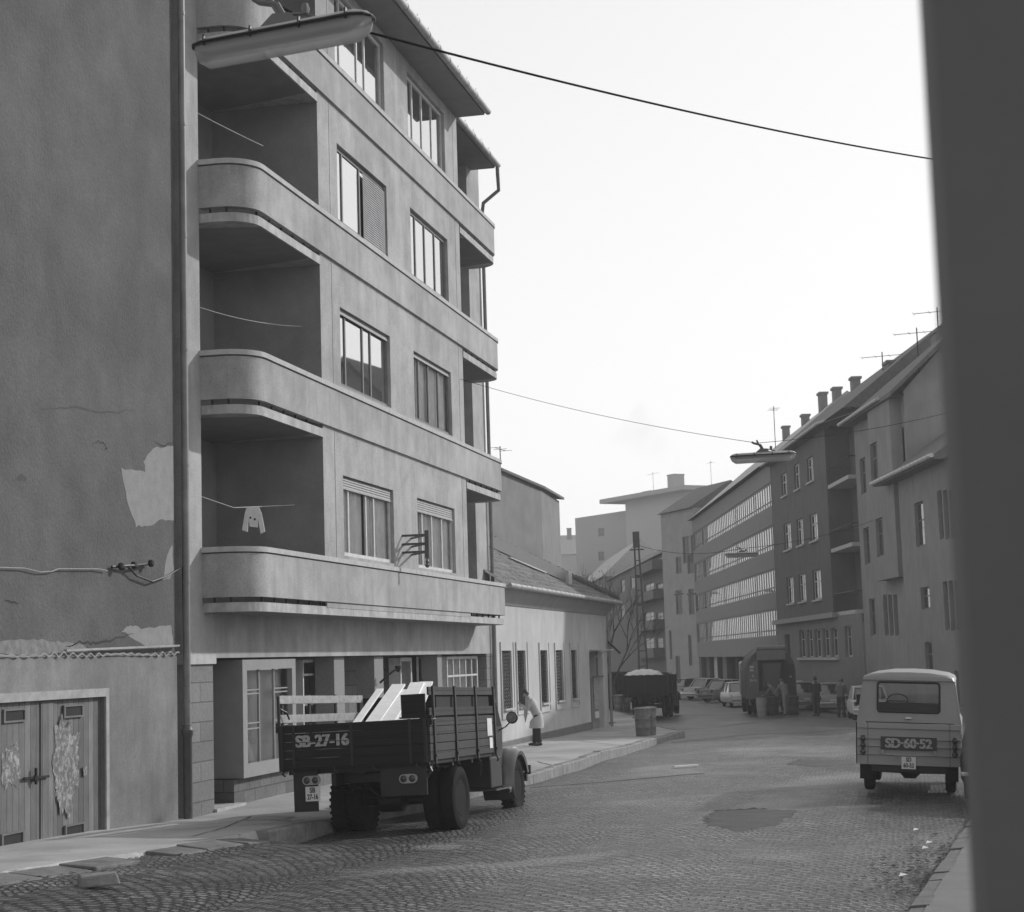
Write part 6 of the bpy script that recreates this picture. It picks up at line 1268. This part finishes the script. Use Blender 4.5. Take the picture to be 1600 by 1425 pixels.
def cloth(n, v): return mat(n, v, .9, .12, 6, bump=.2)
pp_ = PX(838, 1165, XB+1.0); wo = person('woman in a pale coat bending to look into the grilled window', (XB+1.0, pp_[0]+.15, side_z(51)+.02), 108, stand(.48, -.02, 'face', .06, 1.66, .1), cloth('pale_coat', .42), cloth('dark_trousers', .02), M_ink, coat=(.40, .03))
mb = MB(); mb.tube([(.12, .1, 1.28), (.2, .0, 1.1), (.24, -.06, .85)], .016, 5); mb.build('bag_strap', M_ink, wo)
def at_(px, py, z=-.42): p = G(px, py, z); return (p[0], p[1], road_z(p[0], p[1])-.0)
person('man in dark clothes standing, arms folded, left of the two idle men', at_(1276.5, 1119), 30, stand(.05, 0, 'fold', .05, 1.74, .15), cloth('dark_jacket', .025), cloth('dark_trousers', .02), M_ink)
person('man in a paler jacket with bowed head, right of the two idle men', at_(1315, 1119), -20, stand(.12, 0, 'fold', .05, 1.70, .6), cloth('grey_jacket', .09), cloth('dark_trousers', .02), M_ink, cap=True)
person('dustman in pale overalls leaning forward over the bins', at_(1228, 1119.5), 40, stand(.45, -.08, 'reach', .14, 1.72, .2), cloth('pale_overalls', .13), cloth('pale_overalls', .13), M_ink)
person('dustman in grey bending to the left beside the paler one', at_(1214, 1118.3), 60, stand(.75, -.12, 'reach', .1, 1.70, .1), cloth('grey_overalls', .09), cloth('grey_overalls', .09), mat('grey_cap', .08), cap=True)
person('dustman in black standing closest to the hopper', at_(1203, 1117.6), 10, stand(.3, 0, 'reach', .1, 1.72, .3), cloth('dark_jacket', .025), cloth('dark_jacket', .025), M_ink)

# ---------------------------------------------------------------- small things on the ground
p = G(155, 1408, .25); mb = MB(); r_ = random.Random(3); mb.add([(x+r_.uniform(-.03, .03), y+r_.uniform(-.03, .03), z+r_.uniform(-.02, .02)) for x in (-.19, .19) for y in (-.1, .1) for z in (0, .12)], [(0, 1, 3, 2), (4, 6, 7, 5), (0, 4, 5, 1), (2, 3, 7, 6), (0, 2, 6, 4), (1, 5, 7, 3)])
o = mb.build('loose_stone', mat('kerb_stone', .19), bevel=.02); o.location = (p[0], p[1], road_z(*p)+.02); o.rotation_euler = (0, 0, .5); tag(o, 'single loose stone lying by the broken gutter slabs', 'stone')
a, b = G(1052, 1199, -.02), G(1090, 1196, -.02); mb = MB(); mb.bar((0, 0, .03), (b[0]-a[0], b[1]-a[1], .03), .09, .03); o = mb.build('dropped_lath', M_fresh); o.location = (a[0], a[1], road_z(*a)+.01); tag(o, 'pale wooden lath lying alone in the middle of the road', 'lath')
def litter(cx, cy, n, spread, name, label, seed, v=.1):
    r_ = random.Random(seed); p = G(cx, cy, .05); rt = None; mb = MB()
    for i in range(n):
        x, y = r_.gauss(0, spread[0]), r_.gauss(0, spread[1]); z = road_z(p[0]+x, p[1]+y)+.012; s_ = r_.uniform(.012, .05); a = r_.uniform(0, 3); c, s2 = math.cos(a)*s_, math.sin(a)*s_
        mb.add([(x-c, y-s2, z), (x+s2, y-c, z+s_*.4), (x+c, y+s2, z+.01), (x-s2, y+c, z+s_*.3)], [(0, 1, 2, 3)])
    o = mb.build(name, mat('leaf_litter', v, .9, .8, 20)); o.location = (p[0], p[1], 0); tag(o, label, 'litter', kind='stuff')
litter(1425, 1398, 260, (.22, 1.0), 'gutter_litter', 'leaf litter heaped along the right kerb in front', 1, .06); litter(1452, 1345, 160, (.18, 1.6), 'gutter_litter', 'thin leaf litter in the right gutter nearer the van', 2, .08); litter(150, 1395, 300, (.9, 2.5), 'gutter_grit', 'grit and crumbs along the broken gutter slabs', 5, .1)
for i, (x, y, lb_) in enumerate(((1447, 1332, 'lower of two neighbouring white paper scraps in the right gutter'), (1453, 1321, 'upper of two neighbouring white paper scraps in the right gutter'), (1413, 1388, 'white paper scrap nearest the camera, among the gutter leaves'), (1432, 1294, 'white paper scrap farthest up the road behind the van'))):
    p = G(x, y, .06); mb = MB(); mb.add([(-.05, -.04, .01), (.05, -.03, .03), (.06, .05, .015), (-.03, .05, .04)], [(0, 1, 2, 3)]); o = mb.build('paper_scrap', mat('paper', .6)); o.location = (p[0], p[1], road_z(*p)+.02); tag(o, lb_, 'paper', 'white paper scraps in the right gutter')

# cracks and joints in the left pavement
def pcrack(pts, w_, seed):
    r2 = random.Random(seed); q = [G(x, y, .14) for x, y in pts]; L = []
    for (a, b), (c, d) in zip(q, q[1:]):
        for i in range(8): t = i/8; L.append((a+(c-a)*t+r2.uniform(-.015, .015), b+(d-b)*t+r2.uniform(-.03, .03)))
    L.append(q[-1]); mb = MB()
    for (x0, y0), (x1, y1) in zip(L, L[1:]): mb.quad((x0-w_, y0-w_*2, sz(x0, y0)+.008), (x1-w_, y1-w_*2, sz(x1, y1)+.008), (x1+w_, y1+w_*2, sz(x1, y1)+.008), (x0+w_, y0+w_*2, sz(x0, y0)+.008))
    tag(mb.build('pavement_crack', mat('pavement_joint', .06, .95)), kind='structure')
for i_, p_ in enumerate(([(385, 1288), (420, 1286), (455, 1289), (478, 1283)], [(395, 1298), (430, 1294)], [(62, 1368), (110, 1362)], [(300, 1322), (350, 1302), (392, 1276)], [(880, 1168), (950, 1170)], [(905, 1150), (985, 1160)], [(980, 1146), (1003, 1147)], [(1022, 1146), (1046, 1147)], [(840, 1188), (872, 1196)])): pcrack(p_, .010, i_)
mb = MB(); a_, b_ = G(420, 1283, .14); mb.quad((a_-.35, b_-.3, sz(a_, b_)+.006), (a_+.3, b_-.3, sz(a_, b_)+.006), (a_+.3, b_+.5, sz(a_, b_)+.006), (a_-.35, b_+.5, sz(a_, b_)+.006)); tag(mb.build('pavement_repair', mat('pavement_patch', .24, .9, .15, 4, bump=.3)), kind='structure')

# ---------------------------------------------------------------- near wall at the right
r_ = ray(1484, 500); t_ = 1.15/r_[1]; ex = r_[0]*t_
nw = empty('near_wall', (ex, 1.15, 0), label='dark out of focus wall edge filling the right side of the view', cat='wall')
mb = MB(); mb.box(0, 1.6, 0, .30, 2.18, 5); mb.box(.014, 1.6, 0, .30, 0, 2.18); mb.build('render', M_near, nw)

# ---------------------------------------------------------------- haze
hm = bpy.data.materials.new('haze_air'); t = NT(hm); pv = t.n('ShaderNodeVolumePrincipled'); pv.inputs['Color'].default_value = gcol(.95); pv.inputs['Density'].default_value = HAZE; pv.inputs['Anisotropy'].default_value = .25; t.l(pv.outputs[0], t.o.inputs[1])
mb = MB(); mb.box(-260, 230, -10, 950, -2, 45); tag(mb.build('haze', hm), kind='stuff')
